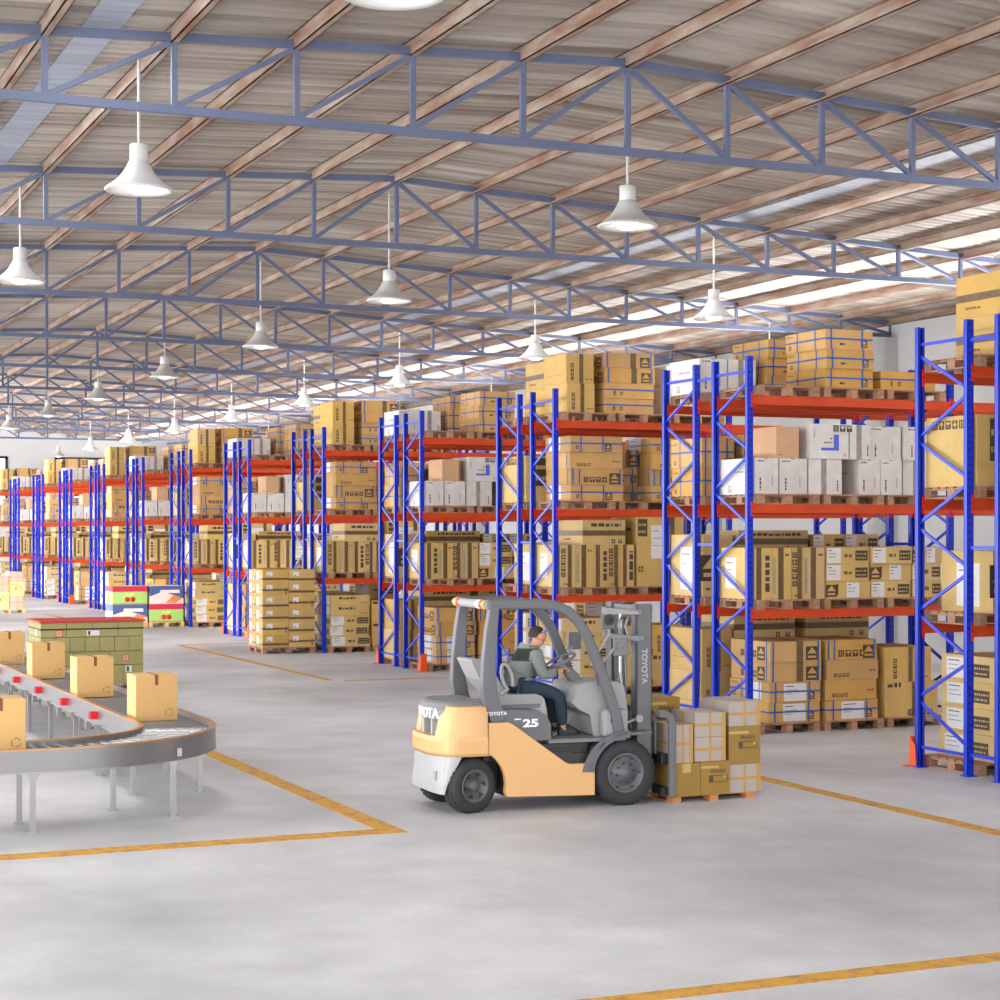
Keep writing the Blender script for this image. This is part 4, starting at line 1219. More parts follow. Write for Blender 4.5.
def load_carton(x0, x1, y0, z0, z1, kind, lab, d=.5, nx=2, nz=2, group='cartons carried by the forklift'):
    if group.startswith('cartons carried'): z0 -= .037; z1 -= .037
    w, h = x1 - x0, z1 - z0
    if kind == 'grid':
        o = link('carton', grid_box(w, d, h, nx, nz).mesh('carton', ['gridw', 'gridt'], fix=False), None, ((x0 + x1) / 2, y0 + d / 2, z0))
    else:
        mb = MB(); mb.box(-w / 2, w / 2, -d / 2, d / 2, 0, h, 0)
        o = link('carton', mb.mesh('carton', ['olive' if kind != 'cream' else 'cream']), None, ((x0 + x1) / 2, y0 + d / 2, z0))
        if kind == 'frag' or kind == 'cream': fragile_marks(o, w, d, h)
        if kind == 'plain':
            mb = MB(); mb.box(-.05, .05, -d / 2 - .0015, -d / 2 - .0003, h * .72, h, 0); part('clear_tape', mb, 'tab', o)
    tag(o, lab, 'box', group)
    return o
PALL = make_pallet(.98, 1.05, 'pallet_orange')
FY = 16.72
o = pallet((9.76, FY + .56, 0.0), PALL); o.scale = (1, 1, .46)
tag(o, 'orange-brown wooden pallet under the forklift load', 'pallet')
Z0 = .103
load_carton(9.252, 9.575, FY, Z0, .44, 'plain', 'olive carton with a tape tab, lower layer beside the fork carriage')
load_carton(9.580, 9.930, FY, Z0, .445, 'frag', 'olive fragile-marked carton, middle of the lower layer on the forklift load', d=.55)
load_carton(9.935, 10.320, FY + .03, Z0, .395, 'grid', 'film-wrapped carton at the outer lower corner of the forklift load', d=.6)
load_carton(9.935, 10.320, FY + .03, .398, .795, 'frag', 'large fragile-marked carton, outer middle layer of the forklift load', d=.6)
load_carton(9.935, 10.320, FY + .03, .798, 1.055, 'grid', 'film-wrapped carton on the outer top corner of the forklift load', d=.62)
load_carton(9.520, 9.890, FY + .02, .448, .70, 'grid', 'film-wrapped carton above the middle fragile-marked carton', d=.5)
load_carton(9.520, 9.890, FY + .02, .703, .955, 'grid', 'film-wrapped carton on top of the middle column of the load', d=.5)
load_carton(9.262, 9.500, FY + .02, .443, .84, 'grid', 'narrow film-wrapped carton right beside the fork carriage', d=.45)
load_carton(9.270, 9.680, FY + .62, .703, 1.07, 'frag', 'fragile-marked carton on the rear of the load behind the carriage', d=.45)
load_carton(9.270, 9.680, FY + .62, Z0, .70, 'grid', 'tall film-wrapped carton at the rear behind the carriage', d=.45, nx=3)
# far aisle stack
o = pallet((9.95, 65.5, 0), PALF); tag(o, 'pale pallet under the far cream carton stack', 'pallet')
G2 = 'cream cartons in the far aisle'
load_carton(9.96, 10.46, 65.0, .142, .60, 'grid', 'film-wrapped carton, bottom rack-side corner of the far cream stack', d=.9, group=G2)
load_carton(9.96, 10.46, 65.0, .603, 1.06, 'cream', 'cream fragile-marked carton in the middle of the far stack', d=.9, group=G2)
load_carton(9.96, 10.46, 65.0, 1.063, 1.42, 'grid', 'film-wrapped carton on the rack-side top of the far cream stack', d=.9, group=G2)
load_carton(9.44, 9.94, 65.0, .142, .72, 'cream', 'cream fragile-marked carton, bottom aisle-side of the far stack', d=.9, group=G2)
load_carton(9.44, 9.94, 65.0, .723, 1.30, 'grid', 'film-wrapped carton on the aisle side of the far cream stack', d=.9, group=G2)
# ------------------------------------------------------------------ forklift (faces +x), built in world coordinates
FO = (7.06, 17.37, 0.0)
YN, YF = 16.80, 17.94                    # near and far flanks
FL = empty('forklift', FO)
tag(FL, 'orange and grey forklift truck with a seated driver, in the main aisle', 'forklift')
def fp(name, mb, m, parent=FL, bevel=0.0, seg=2): return part(name, mb, m, parent, FO if parent is FL else FO, bevel, seg)
def sub(name, mb, m, par, bevel=0.0, fix=True):
    return part(name, mb, m, par, FO, bevel, 2, fix)
# counterweight plan
def plan(x0, x1, y0, y1, r, n=8, ry=None):
    ry = ry or r
    p = [(x1, y0)]
    for i in range(n + 1):
        a = PI / 2 * i / n
        p.append((x0 + r - r * math.sin(a), y0 + ry - ry * math.cos(a)))
    for i in range(n + 1):
        a = PI / 2 * i / n
        p.append((x0 + r - r * math.cos(a), y1 - ry + ry * math.sin(a)))
    p.append((x1, y1)); return p
def stack_loft(mb, plans, zs, sm=False):
    n = len(plans[0]); vs = []
    for p, z in zip(plans, zs): vs += [(q[0], q[1], (z(q) if callable(z) else z)) for q in p]
    fs = []
    for k in range(len(plans) - 1):
        for i in range(n): fs.append((k * n + i, k * n + (i + 1) % n, (k + 1) * n + (i + 1) % n, (k + 1) * n + i))
    mb.add(vs, fs, 0, sm)
    mb.add(vs[:n], [tuple(range(n))[::-1]], 0); mb.add(vs[-n:], [tuple(range(n))], 0)
# lower ring of the counterweight, front edge at 7.235
mb = MB()
stack_loft(mb, [plan(6.72, 7.235, YN + .02, YF - .02, .22, ry=.46), plan(6.69, 7.235, YN, YF, .23, ry=.48), plan(6.69, 7.235, YN, YF, .23, ry=.48), plan(6.70, 7.235, YN + .005, YF - .005, .23, ry=.48)], [.57, .60, .72, .765])
cw = fp('counterweight', mb, 'fl_orange', bevel=.008)
# shoulders on both flanks
for (ya, yb, nm) in ((YN + .005, YN + .30, 'n'), (YF - .30, YF - .005, 'f')):
    out = ya if nm == 'n' else yb; inn = yb if nm == 'n' else ya; s = 1 if nm == 'n' else -1; dx = 0 if nm == 'n' else .02
    mb = MB()
    bot = [(7.235, out), (6.93 + dx, out), (6.82 + dx, out + s * .05), (6.765 + dx, out + s * .15), (6.76 + dx, inn), (7.235, inn)]
    mid = [(7.235, out + s * .003), (6.94 + dx, out + s * .004), (6.86 + dx, out + s * .05), (6.81 + dx, out + s * .14), (6.80 + dx, inn - s * .02), (7.235, inn - s * .02)]
    top = [(7.225, out + s * .03), (6.96 + dx, out + s * .03), (6.89 + dx, out + s * .07), (6.86 + dx, out + s * .15), (6.86 + dx, inn - s * .05), (7.225, inn - s * .05)]
    stack_loft(mb, [bot, mid, top], [.765, .96, 1.062], True)
    sub('shoulder', mb, 'fl_orange', cw, bevel=.015)
mb = MB(); mb.box(6.86, 7.2, YN + .29, YF - .29, .765, .95, 0); rad = fp('radiator', mb, 'fl_dark')
mb = MB()
for i in range(8): mb.box(6.845, 6.86, YN + .31, YF - .31, .775 + .02 * i, .785 + .02 * i, 0)
sub('grille', mb, 'black', rad)
for ya, yb in ((YN + .36, YN + .40), (17.42, 17.5)):
    mb = MB(); mb.box(6.76, 6.86, ya, yb, .765, .93, 0); sub('support_post', mb, 'fl_pale', rad)
# rear hood with lettering
mb = MB()
pl = plan(6.73, 7.25, YN + .16, YF - .16, .20, ry=.40)
pl2 = plan(6.76, 7.25, YN + .18, YF - .18, .20, ry=.40)
pl3 = plan(6.80, 7.25, YN + .20, YF - .20, .20, ry=.38)
stack_loft(mb, [pl, pl, pl2, pl3], [.925, 1.02, 1.085, 1.105])
hood = fp('rear_hood', mb, 'fl_mid', bevel=.01)
tm = text_mesh('TOYOTA', .135, .003, 'white', .004, 1.0)
for v in tm.vertices:                     # wrap the lettering round the hood's rear edge
    u = v.co.x                            # runs from far to near flank
    yy = 17.335 - u * 1.0
    # position on the rounded plan
    yc0, yc1 = YN + .16 + .40, YF - .16 - .40
    if yy < yc0:
        t = min(1, (yc0 - yy) / .40); xx = 6.73 + .20 - .20 * math.sqrt(max(0, 1 - t * t))
    elif yy > yc1:
        t = min(1, (yy - yc1) / .40); xx = 6.73 + .20 - .20 * math.sqrt(max(0, 1 - t * t))
    else: xx = 6.73
    v.co = Vector((xx - .003 - v.co.z - FO[0], yy - FO[1], .978 + v.co.y))
link('lettering', tm, hood)['label'] = 'white lettering on the hood'
# pale lower counterweight with wheel arch
mb = MB()
pb = plan(6.71, 6.97, YN + .03, YF - .03, .24, ry=.42)
lowp = plan(6.73, 6.80, YN + .06, YF - .06, .06, ry=.40)
stack_loft(mb, [lowp, plan(6.72, 6.82, YN + .04, YF - .04, .09, ry=.42), pb], [.20, .30, .569])
lowc = fp('lower_counterweight', mb, 'fl_pale', bevel=.008)
mb = MB(); mb.box(6.735, 6.765, YN + .17, YN + .28, .33, .42, 0); sub('tail_lamp', mb, 'fl_light', lowc)
mb = MB(); mb.box(6.765, 6.78, YN + .15, YN + .17, .32, .43, 0); sub('reflector', mb, 'refl_y', lowc)
# orange side panels with wheel arch cut
for (ya, yb) in ((YN + .012, YN + .08), (YF - .08, YF - .012)):
    mb = MB()
    p = [(7.24, .898), (7.45, .897), (7.50, .875), (8.06, .475), (8.11, .452), (8.383, .452), (8.383, .128), (7.43, .158)]
    for i in range(7):
        a = math.radians(-12 + (68 + 12) * i / 6)
        p.append((7.06 + .365 * math.cos(a), .28 + .365 * math.sin(a)))
    p.append((7.24, .57))
    mb.prism(p, 'y', ya, yb, 0)
    fp('side_panel', mb, 'fl_orange', bevel=.01)
# inner chassis
mb = MB(); mb.box(7.44, 8.40, YN + .08, YF - .08, .15, .55, 0); mb.box(7.24, 7.93, YN + .16, YF - .16, .5, .7, 0); mb.box(8.38, 9.0, YN + .3, YF - .3, .2, .66, 0)
mb.box(6.95, 7.45, YN + .32, YF - .32, .22, .6, 0)
fp('chassis', mb, 'fl_dark')
# engine cover
mb = MB()
mb.prism([(7.29, .70), (7.29, .94), (7.36, 1.0), (7.42, 1.02), (7.80, 1.0), (7.87, .955), (7.925, .86), (7.925, .70)], 'y', YN + .06, YF - .06, 0)
cov = fp('engine_cover', mb, 'fl_grey', bevel=.025, seg=3)
tm = text_mesh('25', .125, .002, 'white', .005, 1.0)
o = link('lettering', tm, cov, (7.705 - FO[0], YN + .057 - FO[1], .875)); o.rotation_euler = (PI / 2, 0, 0); o.scale = (1.35, .85, 1); o['label'] = 'white 25 marking'
mb = MB(); mb.box(7.53, 7.60, YN + .055, YN + .06, .915, .928, 0); sub('white_dash', mb, 'white', cov)
# step and floor plate
mb = MB(); mb.box(7.90, 8.75, YN + .05, YF - .05, .665, .70, 0); mb.box(7.93, 8.30, YN + .05, YN + .35, .685, .705, 0); fp('floor_plate', mb, 'fl_mid', bevel=.006)
mb = MB(); mb.box(7.62, 8.16, YN + .09, YF - .09, .50, .66, 0); mb.box(7.80, 8.15, YN + .075, YN + .09, .58, .61, 0); mb.box(8.16, 8.36, YN + .13, YF - .13, .45, .66, 0)
fp('step', mb, 'fl_dark', bevel=.012)
# wheels
def wheel(x, z, r, w, yo, s, nm, steer=0.0):
    """yo = outer face; s = +1 when the wheel extends towards +y from its outer face"""
    mb = MB(); R = r
    pr = [(R * .60, .012), (R * .70, 0), (R * .86, .004), (R * .955, .022), (R, .05), (R, w - .05), (R * .95, w - .015), (R * .70, w), (R * .60, w - .01)]
    mb.lathe([(a, s * b) for a, b in pr], (x, yo, z), 40, 0, axis='y', cap=False)
    for i in range(34):                    # tread lugs
        a = 2 * PI * i / 34
        for (t0, t1, sh) in ((.045, w * .5 - .008, .0), (w * .5 + .008, w - .045, .09)):
            b = a + sh
            p0 = (x + (R + .003) * math.cos(b), yo + s * t0, z + (R + .003) * math.sin(b)); p1 = (x + (R + .003) * math.cos(b), yo + s * t1, z + (R + .003) * math.sin(b))
            mb.bar(p0, p1, R * .11, .012, 0, (math.cos(b), 0, math.sin(b)))
    ty = fp('wheel', mb, 'tyre')
    mb = MB()
    pr = [(R * .62, .02), (R * .60, .006), (R * .545, .006), (R * .52, .05), (R * .40, .055), (R * .36, .03), (R * .20, .028), (R * .17, .008), (R * .001, .006)]
    if nm == 'rear': pr = [(R * .62, .02), (R * .60, .006), (R * .54, .008), (R * .50, .03), (R * .34, .045), (R * .31, .085), (R * .20, .09), (R * .19, .02), (R * .12, .012), (R * .001, .012)]
    mb.lathe([(a, s * b) for a, b in pr], (x, yo, z), 36, 0, axis='y', cap=False)
    rm = sub('rim', mb, 'rim', ty)
    mb = MB(); nb = 8 if nm == 'front' else 6
    rb = R * (.30 if nm == 'front' else .42)
    for i in range(nb):
        a = 2 * PI * i / nb + .2
        mb.lathe([(.012, .022 * s), (.012, s * .05), (.001, s * .05)], (x + rb * math.cos(a), yo - s * .006, z + rb * math.sin(a)), 8, 0, axis='y')
    for i in range(6):
        a = 2 * PI * i / 6
        mb.lathe([(.009, .0), (.009, .06 * s)], (x + R * .48 * math.cos(a), yo + s * .02, z + R * .48 * math.sin(a)), 8, 0, axis='y')
    sub('wheel_nut', mb, 'fl_dark', ty)
    if steer:                              # turn about the wheel's own upright axis
        c = Vector((x - FO[0], yo + s * w / 2 - FO[1], 0)); R_ = Matrix.Rotation(steer, 4, 'Z')
        ty.matrix_local = Matrix.Translation(c) @ R_ @ Matrix.Translation(-c)
for s, yo in ((1, YN + .01), (-1, YF - .01)):
    wheel(7.085, .272, .272, .22, yo + s * .03, s, 'rear', math.radians(17)); wheel(8.735, .335, .335, .27, yo, s, 'front')
# front fenders
for (ya, yb) in ((YN - .0, YN + .30), (YF - .30, YF)):
    pts = []
    for i in range(11):
        a = math.radians(172 - 92 * i / 10); pts.append((8.735 + .405 * math.cos(a), (ya + yb) / 2, .335 + .405 * math.sin(a)))
    pts.append((9.02, (ya + yb) / 2, .745))
    mb = MB(); mb.sweep(pts, yb - ya, .025, 0, (0, 0, 1)); fp('fender', mb, 'fl_grey')
    yo_ = ya if ya < 17 else yb - .02; mb = MB(); n_ = 12; a_ = [math.radians(176 - 92 * i / n_) for i in range(n_ + 1)]
    mb.prism([(8.735 + .362 * math.cos(a), .335 + .362 * math.sin(a)) for a in a_] + [(8.735 + (.43 + .07 * i / n_ * 0 + .07 * max(0, (n_ - i - 2)) / n_) * math.cos(a), .335 + (.43 + .03 * max(0, (n_ - i - 3)) / n_) * math.sin(a)) for i, a in list(enumerate(a_))[::-1]], 'y', yo_, yo_ + .02, 0)
    fp('fender_skirt', mb, 'fl_grey')
# overhead guard
og = empty('overhead_guard'); og.parent = FL
for side, y in (('n', YN + .10), ('f', YF - .10)):
    mb = MB()
    pts = [(7.325, y, 2.07), (7.29, y, 1.80), (7.265, y, 1.50), (7.265, y, 1.25), (7.295, y, 1.08), (7.37, y, .90)]
    mb.sweep(pts, [.10, .10, .10, .10, .10, .10], [.10, .12, .135, .155, .165, .17], 0, (1, 0, 0)); sub('rear_pillar', mb, 'fl_grey', og, bevel=.012)
    mb = MB()
    pts = [(7.25, y, 2.075), (7.78, y, 2.075), (7.98, y, 2.055), (8.12, y, 2.00), (8.23, y, 1.90), (8.32, y, 1.77), (8.46, y, 1.45), (8.59, y, 1.12), (8.66, y, .90), (8.69, y, .72)]
    mb.sweep(pts, .085, [.105, .105, .10, .10, .10, .10, .105, .105, .11, .12], 0, (0, 0, 1)); sub('roof_rail', mb, 'fl_grey', og, bevel=.02)
mb = MB(); mb.tube([(7.25, YN + .08, 2.072), (7.25, YF - .08, 2.072)], .045, 0, 14); rb = sub('rear_bar', mb, 'fl_light', og)
for y, w, m in ((YN + .13, .06, 'refl_y'), (YN + .20, .06, 'refl_r'), (YN + .29, .10, 'white'), (YF - .15, .07, 'refl_y'), (YF - .23, .07, 'refl_r')):
    mb = MB(); mb.tube([(7.25, y - w / 2, 2.072), (7.25, y + w / 2, 2.072)], .047, 0, 14); sub('reflector_tape', mb, m, rb)
for i in range(5):
    y = YN + .26 + (YF - YN - .52) * i / 4
    mb = MB(); mb.bar((7.25, y, 2.085), (8.06, y, 2.06), .05, .025, 0); sub('roof_bar', mb, 'fl_grey', og)
mb = MB(); mb.bar((8.08, YN + .1, 2.02), (8.08, YF - .1, 2.02), .06, .04, 0); sub('front_bar', mb, 'fl_grey', og)
tm = text_mesh('TOYOTA', .05, .001, 'white', .001, 1.1)
o = link('lettering', tm, og, (7.335 - FO[0], YN + .048 - FO[1], .985)); o.rotation_euler = (PI / 2, 0, 0)
# seat
SX = 7.44
seat = empty('seat'); seat.parent = FL
mb = MB(); mb.prism([(7.40, 1.045), (7.43, 1.20), (7.50, 1.165), (7.60, 1.145), (7.86, 1.145), (7.93, 1.12), (7.93, 1.045)], 'y', 17.11, 17.63, 0); sub('seat_cushion', mb, 'fl_light', seat, bevel=.03)
mb = MB(); mb.box(7.42, 7.92, 17.13, 17.61, 1.0, 1.044, 0); sub('seat_base', mb, 'fl_mid', seat, bevel=.006)
mb = MB(); mb.prism([(7.42, 1.12), (7.27, 1.30), (7.17, 1.50), (7.20, 1.515), (7.38, 1.49), (7.40, 1.40), (7.56, 1.16)], 'y', 17.14, 17.60, 0); sub('seat_back', mb, 'fl_light', seat, bevel=.03)
for y in (17.10, 17.64):
    mb = MB(); pts = []
    for i in range(14):
        a = math.radians(250 - 300 * i / 13); pts.append((7.54 + .055 * math.cos(a) - .03 * math.sin(a), y, 1.33 + .13 * math.sin(a)))
    pts = [(7.47, y, 1.15)] + pts
    mb.tube(pts, .02, 0, 8); sub('hip_support', mb, 'fl_light', seat)
# dashboard cowl
mb = MB()
mb.prism([(8.22, 1.05), (8.30, 1.24), (8.42, 1.265), (8.72, 1.255), (8.80, 1.21), (8.84, .98), (8.84, .70), (8.46, .70), (8.42, .92), (8.30, .98)], 'y', 17.02, 17.72, 0)
cowl = fp('dashboard', mb, 'fl_light', bevel=.03, seg=3)
mb = MB(); mb.box(8.52, 8.80, YN + .1, 17.02, .70, .98, 0); sub('side_cowl', mb, 'fl_light', cowl, bevel=.03)
mb = MB(); mb.prism([(8.44, .70), (8.60, .98), (8.80, .98), (8.80, .70)], 'y', 17.72, YF - .1, 0); sub('side_cowl', mb, 'fl_light', cowl, bevel=.03)
mb = MB(); mb.box(8.60, 8.70, YN + .095, YN + .1, .84, .90, 0); sub('vent', mb, 'fl_dark', cowl)
mb = MB(); mb.prism([(8.26, 1.35), (8.33, 1.40), (8.52, 1.20), (8.60, .95), (8.50, .95), (8.42, 1.13)], 'y', 17.30, 17.42, 0); stc = fp('steering_column', mb, 'fl_mid', bevel=.015)
# steering wheel, tilted towards the driver
SWC = Vector((8.225, 17.36, 1.462)); ax = Vector((-.42, 0, .91)).normalized(); e1 = Vector((0, 1, 0)); e2 = ax.cross(e1).normalized(); SR = .165
mb = MB(); mb.tube([tuple(SWC + e1 * (SR * math.cos(2 * PI * i / 28)) + e2 * (SR * math.sin(2 * PI * i / 28))) for i in range(28)], .015, 0, 8, closed=True)
sw = fp('steering_wheel', mb, 'fl_mid')
mb = MB()
for a in (90, 210, 330):
    q = SWC + e1 * (SR * math.cos(math.radians(a))) + e2 * (SR * math.sin(math.radians(a))); mb.bar(tuple(SWC - ax * .02), tuple(q), .025, .012, 0)
mb.tube([tuple(SWC - ax * .10), tuple(SWC + ax * .01)], .035, 0, 12); sub('spoke', mb, 'fl_light', sw)
mb = MB(); kn = SWC + e2 * SR * -.9 + e1 * .06; mb.lathe([(.018, 0), (.022, .03), (.012, .05)], tuple(kn), 12, 0); sub('spinner_knob', mb, 'fl_light', sw)
# levers
for i in range(4):
    y = 17.00 + .06 * i; mb = MB(); x = 8.50 + .05 * i
    mb.tube([(x, y, 1.22), (x - .03, y, 1.36), (x - .06, y, 1.43)], .008, 0, 6); lv = fp('lever', mb, 'fl_grey')
    mb = MB(); mb.lathe([(.004, -.02), (.017, 0), (.014, .018), (.003, .025)], (x - .065, y, 1.44), 10, 0); sub('lever_knob', mb, 'fl_light', lv)
mb = MB(); mb.bar((8.10, 17.28, .705), (8.30, 17.28, .80), .10, .02, 0); mb.bar((8.30, 17.28, .80), (8.42, 17.28, .93), .02, .02, 0); fp('pedal', mb, 'fl_mid')
# mast
mast = empty('mast'); mast.parent = FL
for y, nm in ((16.98, 'n'), (17.64, 'f')):
    mb = MB(); mb.box(8.925, 9.10, y, y + .045, .10, 2.055, 0); mb.box(8.925, 8.945, y, y + .14, .10, 2.055, 0); mb.box(9.08, 9.10, y, y + .14, .10, 2.055, 0)
    if nm == 'f':
        mb = MB(); mb.box(8.925, 9.10, y + .10, y + .145, .10, 2.055, 0); mb.box(8.925, 8.945, y, y + .1, .10, 2.055, 0); mb.box(9.08, 9.10, y, y + .1, .10, 2.055, 0)
    sub('outer_rail', mb, 'fl_grey', mast, bevel=.006)
    mb = MB(); yy = y + .06 if nm == 'n' else y - .01; mb.box(8.96, 9.07, yy, yy + .05, .12, 2.04, 0); sub('inner_rail', mb, 'fl_mid', mast, bevel=.005)
for z in (1.97, 1.70):
    mb = MB(); x = 8.90 if z > 1.8 else 8.915
    mb.sweep([(8.97 if z > 1.8 else 9.0, 16.962, z + .0), (8.93, 16.962, z), (8.88, 17.02, z), (8.86, 17.2, z), (8.86, 17.62, z), (8.90, 17.80, z), (8.97, 17.80, z)], .035, .055, 0, (0, 0, 1)); sub('tie_bar', mb, 'fl_mid', mast, bevel=.008)
for za, zb in ((1.98, 2.03), (.25, .34)):
    mb = MB(); mb.box(8.95, 9.12, 17.02, 17.75, za, zb, 0); sub('cross_member', mb, 'fl_mid', mast)
for y in (17.20, 17.54):
    mb = MB(); mb.tube([(8.99, y, .2), (8.99, y, 1.25)], .03, 0, 12); mb.tube([(8.99, y, 1.25), (8.99, y, 1.98)], .018, 0, 10); sub('lift_cylinder', mb, 'chrome', mast)
    mb = MB()
    for k in range(44): mb.box(9.035, 9.05, y - .012, y + .012, .3 + .038 * k, .327 + .038 * k, 0)
    sub('chain', mb, 'fl_dark', mast)
for (y, r) in ((17.12, .016), (17.30, .014)):
    mb = MB(); mb.tube([(8.93, y, .75), (8.95, y, 1.3), (8.94, y, 1.55), (8.90, y, 1.72), (8.87, y + .02, 1.82), (8.90, y + .03, 1.90), (8.97, y + .05, 1.92)], r, 0, 8); sub('hose', mb, 'fl_light', mast)
mb = MB(); mb.tube([(8.80, 17.0, .82), (8.92, 17.0, .86)], .014, 0, 8); mb.lathe([(.04, -.015), (.04, .015)], (8.95, 16.97, .87), 16, 0, axis='y'); sub('tilt_cylinder', mb, 'fl_light', mast)
tm = text_mesh('TOYOTA', .088, .002, 'fl_pale', .002, 1.0)
o = link('lettering', tm, mast, (9.012 - FO[0], 16.978 - FO[1], 1.41)); o.rotation_euler = (PI / 2, PI / 2, 0); o['label'] = 'white vertical lettering'
# fork carriage and forks
car = empty('fork_carriage'); car.parent = FL
for y in (16.80, 17.92):
    mb = MB(); mb.sweep([(9.10, y, .93), (9.17, y, .925), (9.225, y, .89), (9.245, y, .82), (9.245, y, .06)], .06, .075, 0, (1, 0, 0)); sub('backrest_frame', mb, 'fl_grey', car, bevel=.012)
mb = MB(); mb.box(9.12, 9.15, 16.80, 17.92, .90, .94, 0)
for i in range(7):
    y = 16.98 + (17.76 - 16.98) * i / 6; mb.box(9.125, 9.145, y - .012, y + .012, .5, .92, 0)
sub('load_backrest', mb, 'fl_grey', car)
mb = MB(); mb.box(9.16, 9.24, 16.88, 17.84, .40, .50, 0); mb.box(9.16, 9.24, 16.88, 17.84, .08, .16, 0); sub('carriage_bar', mb, 'fl_dark', car)
for y in (17.10, 17.62):
    mb = MB(); mb.sweep([(9.265, y, .48), (9.265, y, .07), (9.32, y, .055), (10.3, y, .05)], .10, [.04, .04, .035, .02], 0, (0, 0, 1)); sub('fork', mb, 'fl_dark', car)
# work lamps on brackets
for (x, y, z, r) in ((8.60, 16.94, 1.90, .058), (8.74, 16.95, 1.62, .05), (8.60, 17.86, 1.64, .05)):
    mb = MB(); mb.box(x - .075, x + .075, y, y + .06, z - .10, z + .085, 0); hl = fp('work_lamp', mb, 'fl_mid' if r < .055 else 'fl_grey', bevel=.012)
    mb = MB(); mb.lathe([(r, -.012), (r, .002), (r * .7, -.004), (r * .3, -.02), (.002, -.022)], (x, y, z), 20, 0, axis='y'); sub('lens', mb, 'fl_dark' if r > .055 else 'fl_mid', hl)
mb = MB(); mb.tube([(8.42, YN + .1, 1.52), (8.60, 16.95, 1.74), (8.60, 16.96, 1.81)], .014, 0, 6); mb.tube([(8.47, YN + .1, 1.42), (8.66, 16.96, 1.60)], .014, 0, 6); mb.tube([(8.50, YF - .1, 1.5), (8.60, 17.88, 1.6)], .012, 0, 6)
mb.bar((8.53, 16.95, 1.97), (8.93, 16.955, 1.965), .03, .03, 0); fp('lamp_bracket', mb, 'fl_light')

# ------------------------------------------------------------------ driver
PO = (7.75, 17.36, 1.15)
DR = empty('person', PO)
tag(DR, 'seated man in a grey and dark green jacket holding the forklift steering wheel', 'person')
def skin_obj(name, verts, edges, radii, m, parent, root=0, levels=2):
    me = bpy.data.meshes.new(name); me.from_pydata([(v[0] - PO[0], v[1] - PO[1], v[2] - PO[2]) for v in verts], edges, [])
    o = bpy.data.objects.new(name, me); COL.objects.link(o)
    o.modifiers.new('skin', 'SKIN')
    if not me.skin_vertices: me.attributes  # layer is made with the modifier below
    if len(me.skin_vertices) == 0:
        bm = bmesh.new(); bm.from_mesh(me); bm.verts.layers.skin.verify(); bm.to_mesh(me); bm.free()
    sv = me.skin_vertices[0].data
    roots = root if isinstance(root, (list, tuple)) else [root]
    for i, r in enumerate(radii):
        sv[i].radius = r if isinstance(r, tuple) else (r, r)
        sv[i].use_root = i in roots
    ss = o.modifiers.new('smooth', 'SUBSURF'); ss.levels = levels; ss.render_levels = levels
    dg = bpy.context.evaluated_depsgraph_get()
    new = bpy.data.meshes.new_from_object(o.evaluated_get(dg))
    bpy.data.objects.remove(o)
    new.name = name
    new.materials.clear()
    for q in (m if isinstance(m, list) else [m]): new.materials.append(M[q])
    for p in new.polygons: p.use_smooth = True; p.material_index = 0
    return link(name, new, parent)
V = []; Ed = []; Ra = []
def node(p, r, frm=None):
    V.append(p); Ra.append(r)
    if frm is not None: Ed.append((frm, len(V) - 1))
    return len(V) - 1
cy = 17.36
pel = node((7.74, cy, 1.23), (.115, .13))
wai = node((7.77, cy, 1.34), (.10, .13), pel)
che = node((7.83, cy, 1.46), (.105, .145), wai)
upc = node((7.89, cy, 1.545), (.085, .11), che)
nek = node((7.925, cy, 1.60), .05, upc)
nk2 = node((7.945, cy, 1.635), .047, nek)
hd1 = node((7.975, cy, 1.675), (.062, .055), nk2)
hd2 = node((7.985, cy, 1.725), (.083, .07), hd1)
hd3 = node((7.978, cy, 1.775), (.072, .062), hd2)
jaw = node((8.03, cy, 1.665), (.034, .036), hd1)
nos = node((8.065, cy, 1.715), (.014, .014), hd2)
for s in (-1, 1): node((7.985, cy + s * .083, 1.722), (.018, .026), hd2)
ARM = {}
for s in (-1, 1):
    sh = node((7.895, cy + s * .165, 1.535), .062, upc)
    ua = node((7.915, cy + s * .205, 1.44), .052, sh)
    el = node((7.945, cy + s * .215, 1.335), .045, ua)
    fa = node((8.06, cy + s * .185, 1.345), .038, el)
    wr = node((8.155, cy + s * .155, 1.365), .028, fa)
    pa = node((8.205, cy + s * .145, 1.375), (.034, .022), wr)
    ARM[s] = (sh, ua, el, fa, wr, pa)
LEG = {}
for s in (-1, 1):
    hp = node((7.78, cy + s * .085, 1.20), .074, pel)
    th = node((7.97, cy + s * .11, 1.18), .071, hp)
    kn = node((8.155, cy + s * .125, 1.115), .062, th)
    cf = node((8.19, cy + s * .125, .96), .055, kn)
    an = node((8.20, cy + s * .125, .79), .038, cf)
    ft = node((8.215, cy + s * .125, .745), .04, an)
    to = node((8.33, cy + s * .135, .728), .03, ft)
    LEG[s] = (hp, th, kn, cf, an, ft, to)
bV, bE, bR = V[:], Ed[:], Ra[:]
for i in range(4): bR[i] = (Ra[i][0] * .72, Ra[i][1] * .72)
for q in (-1, 1): bR[ARM[q][0]] = .045; bR[LEG[q][0]] = .06
roots = [0]
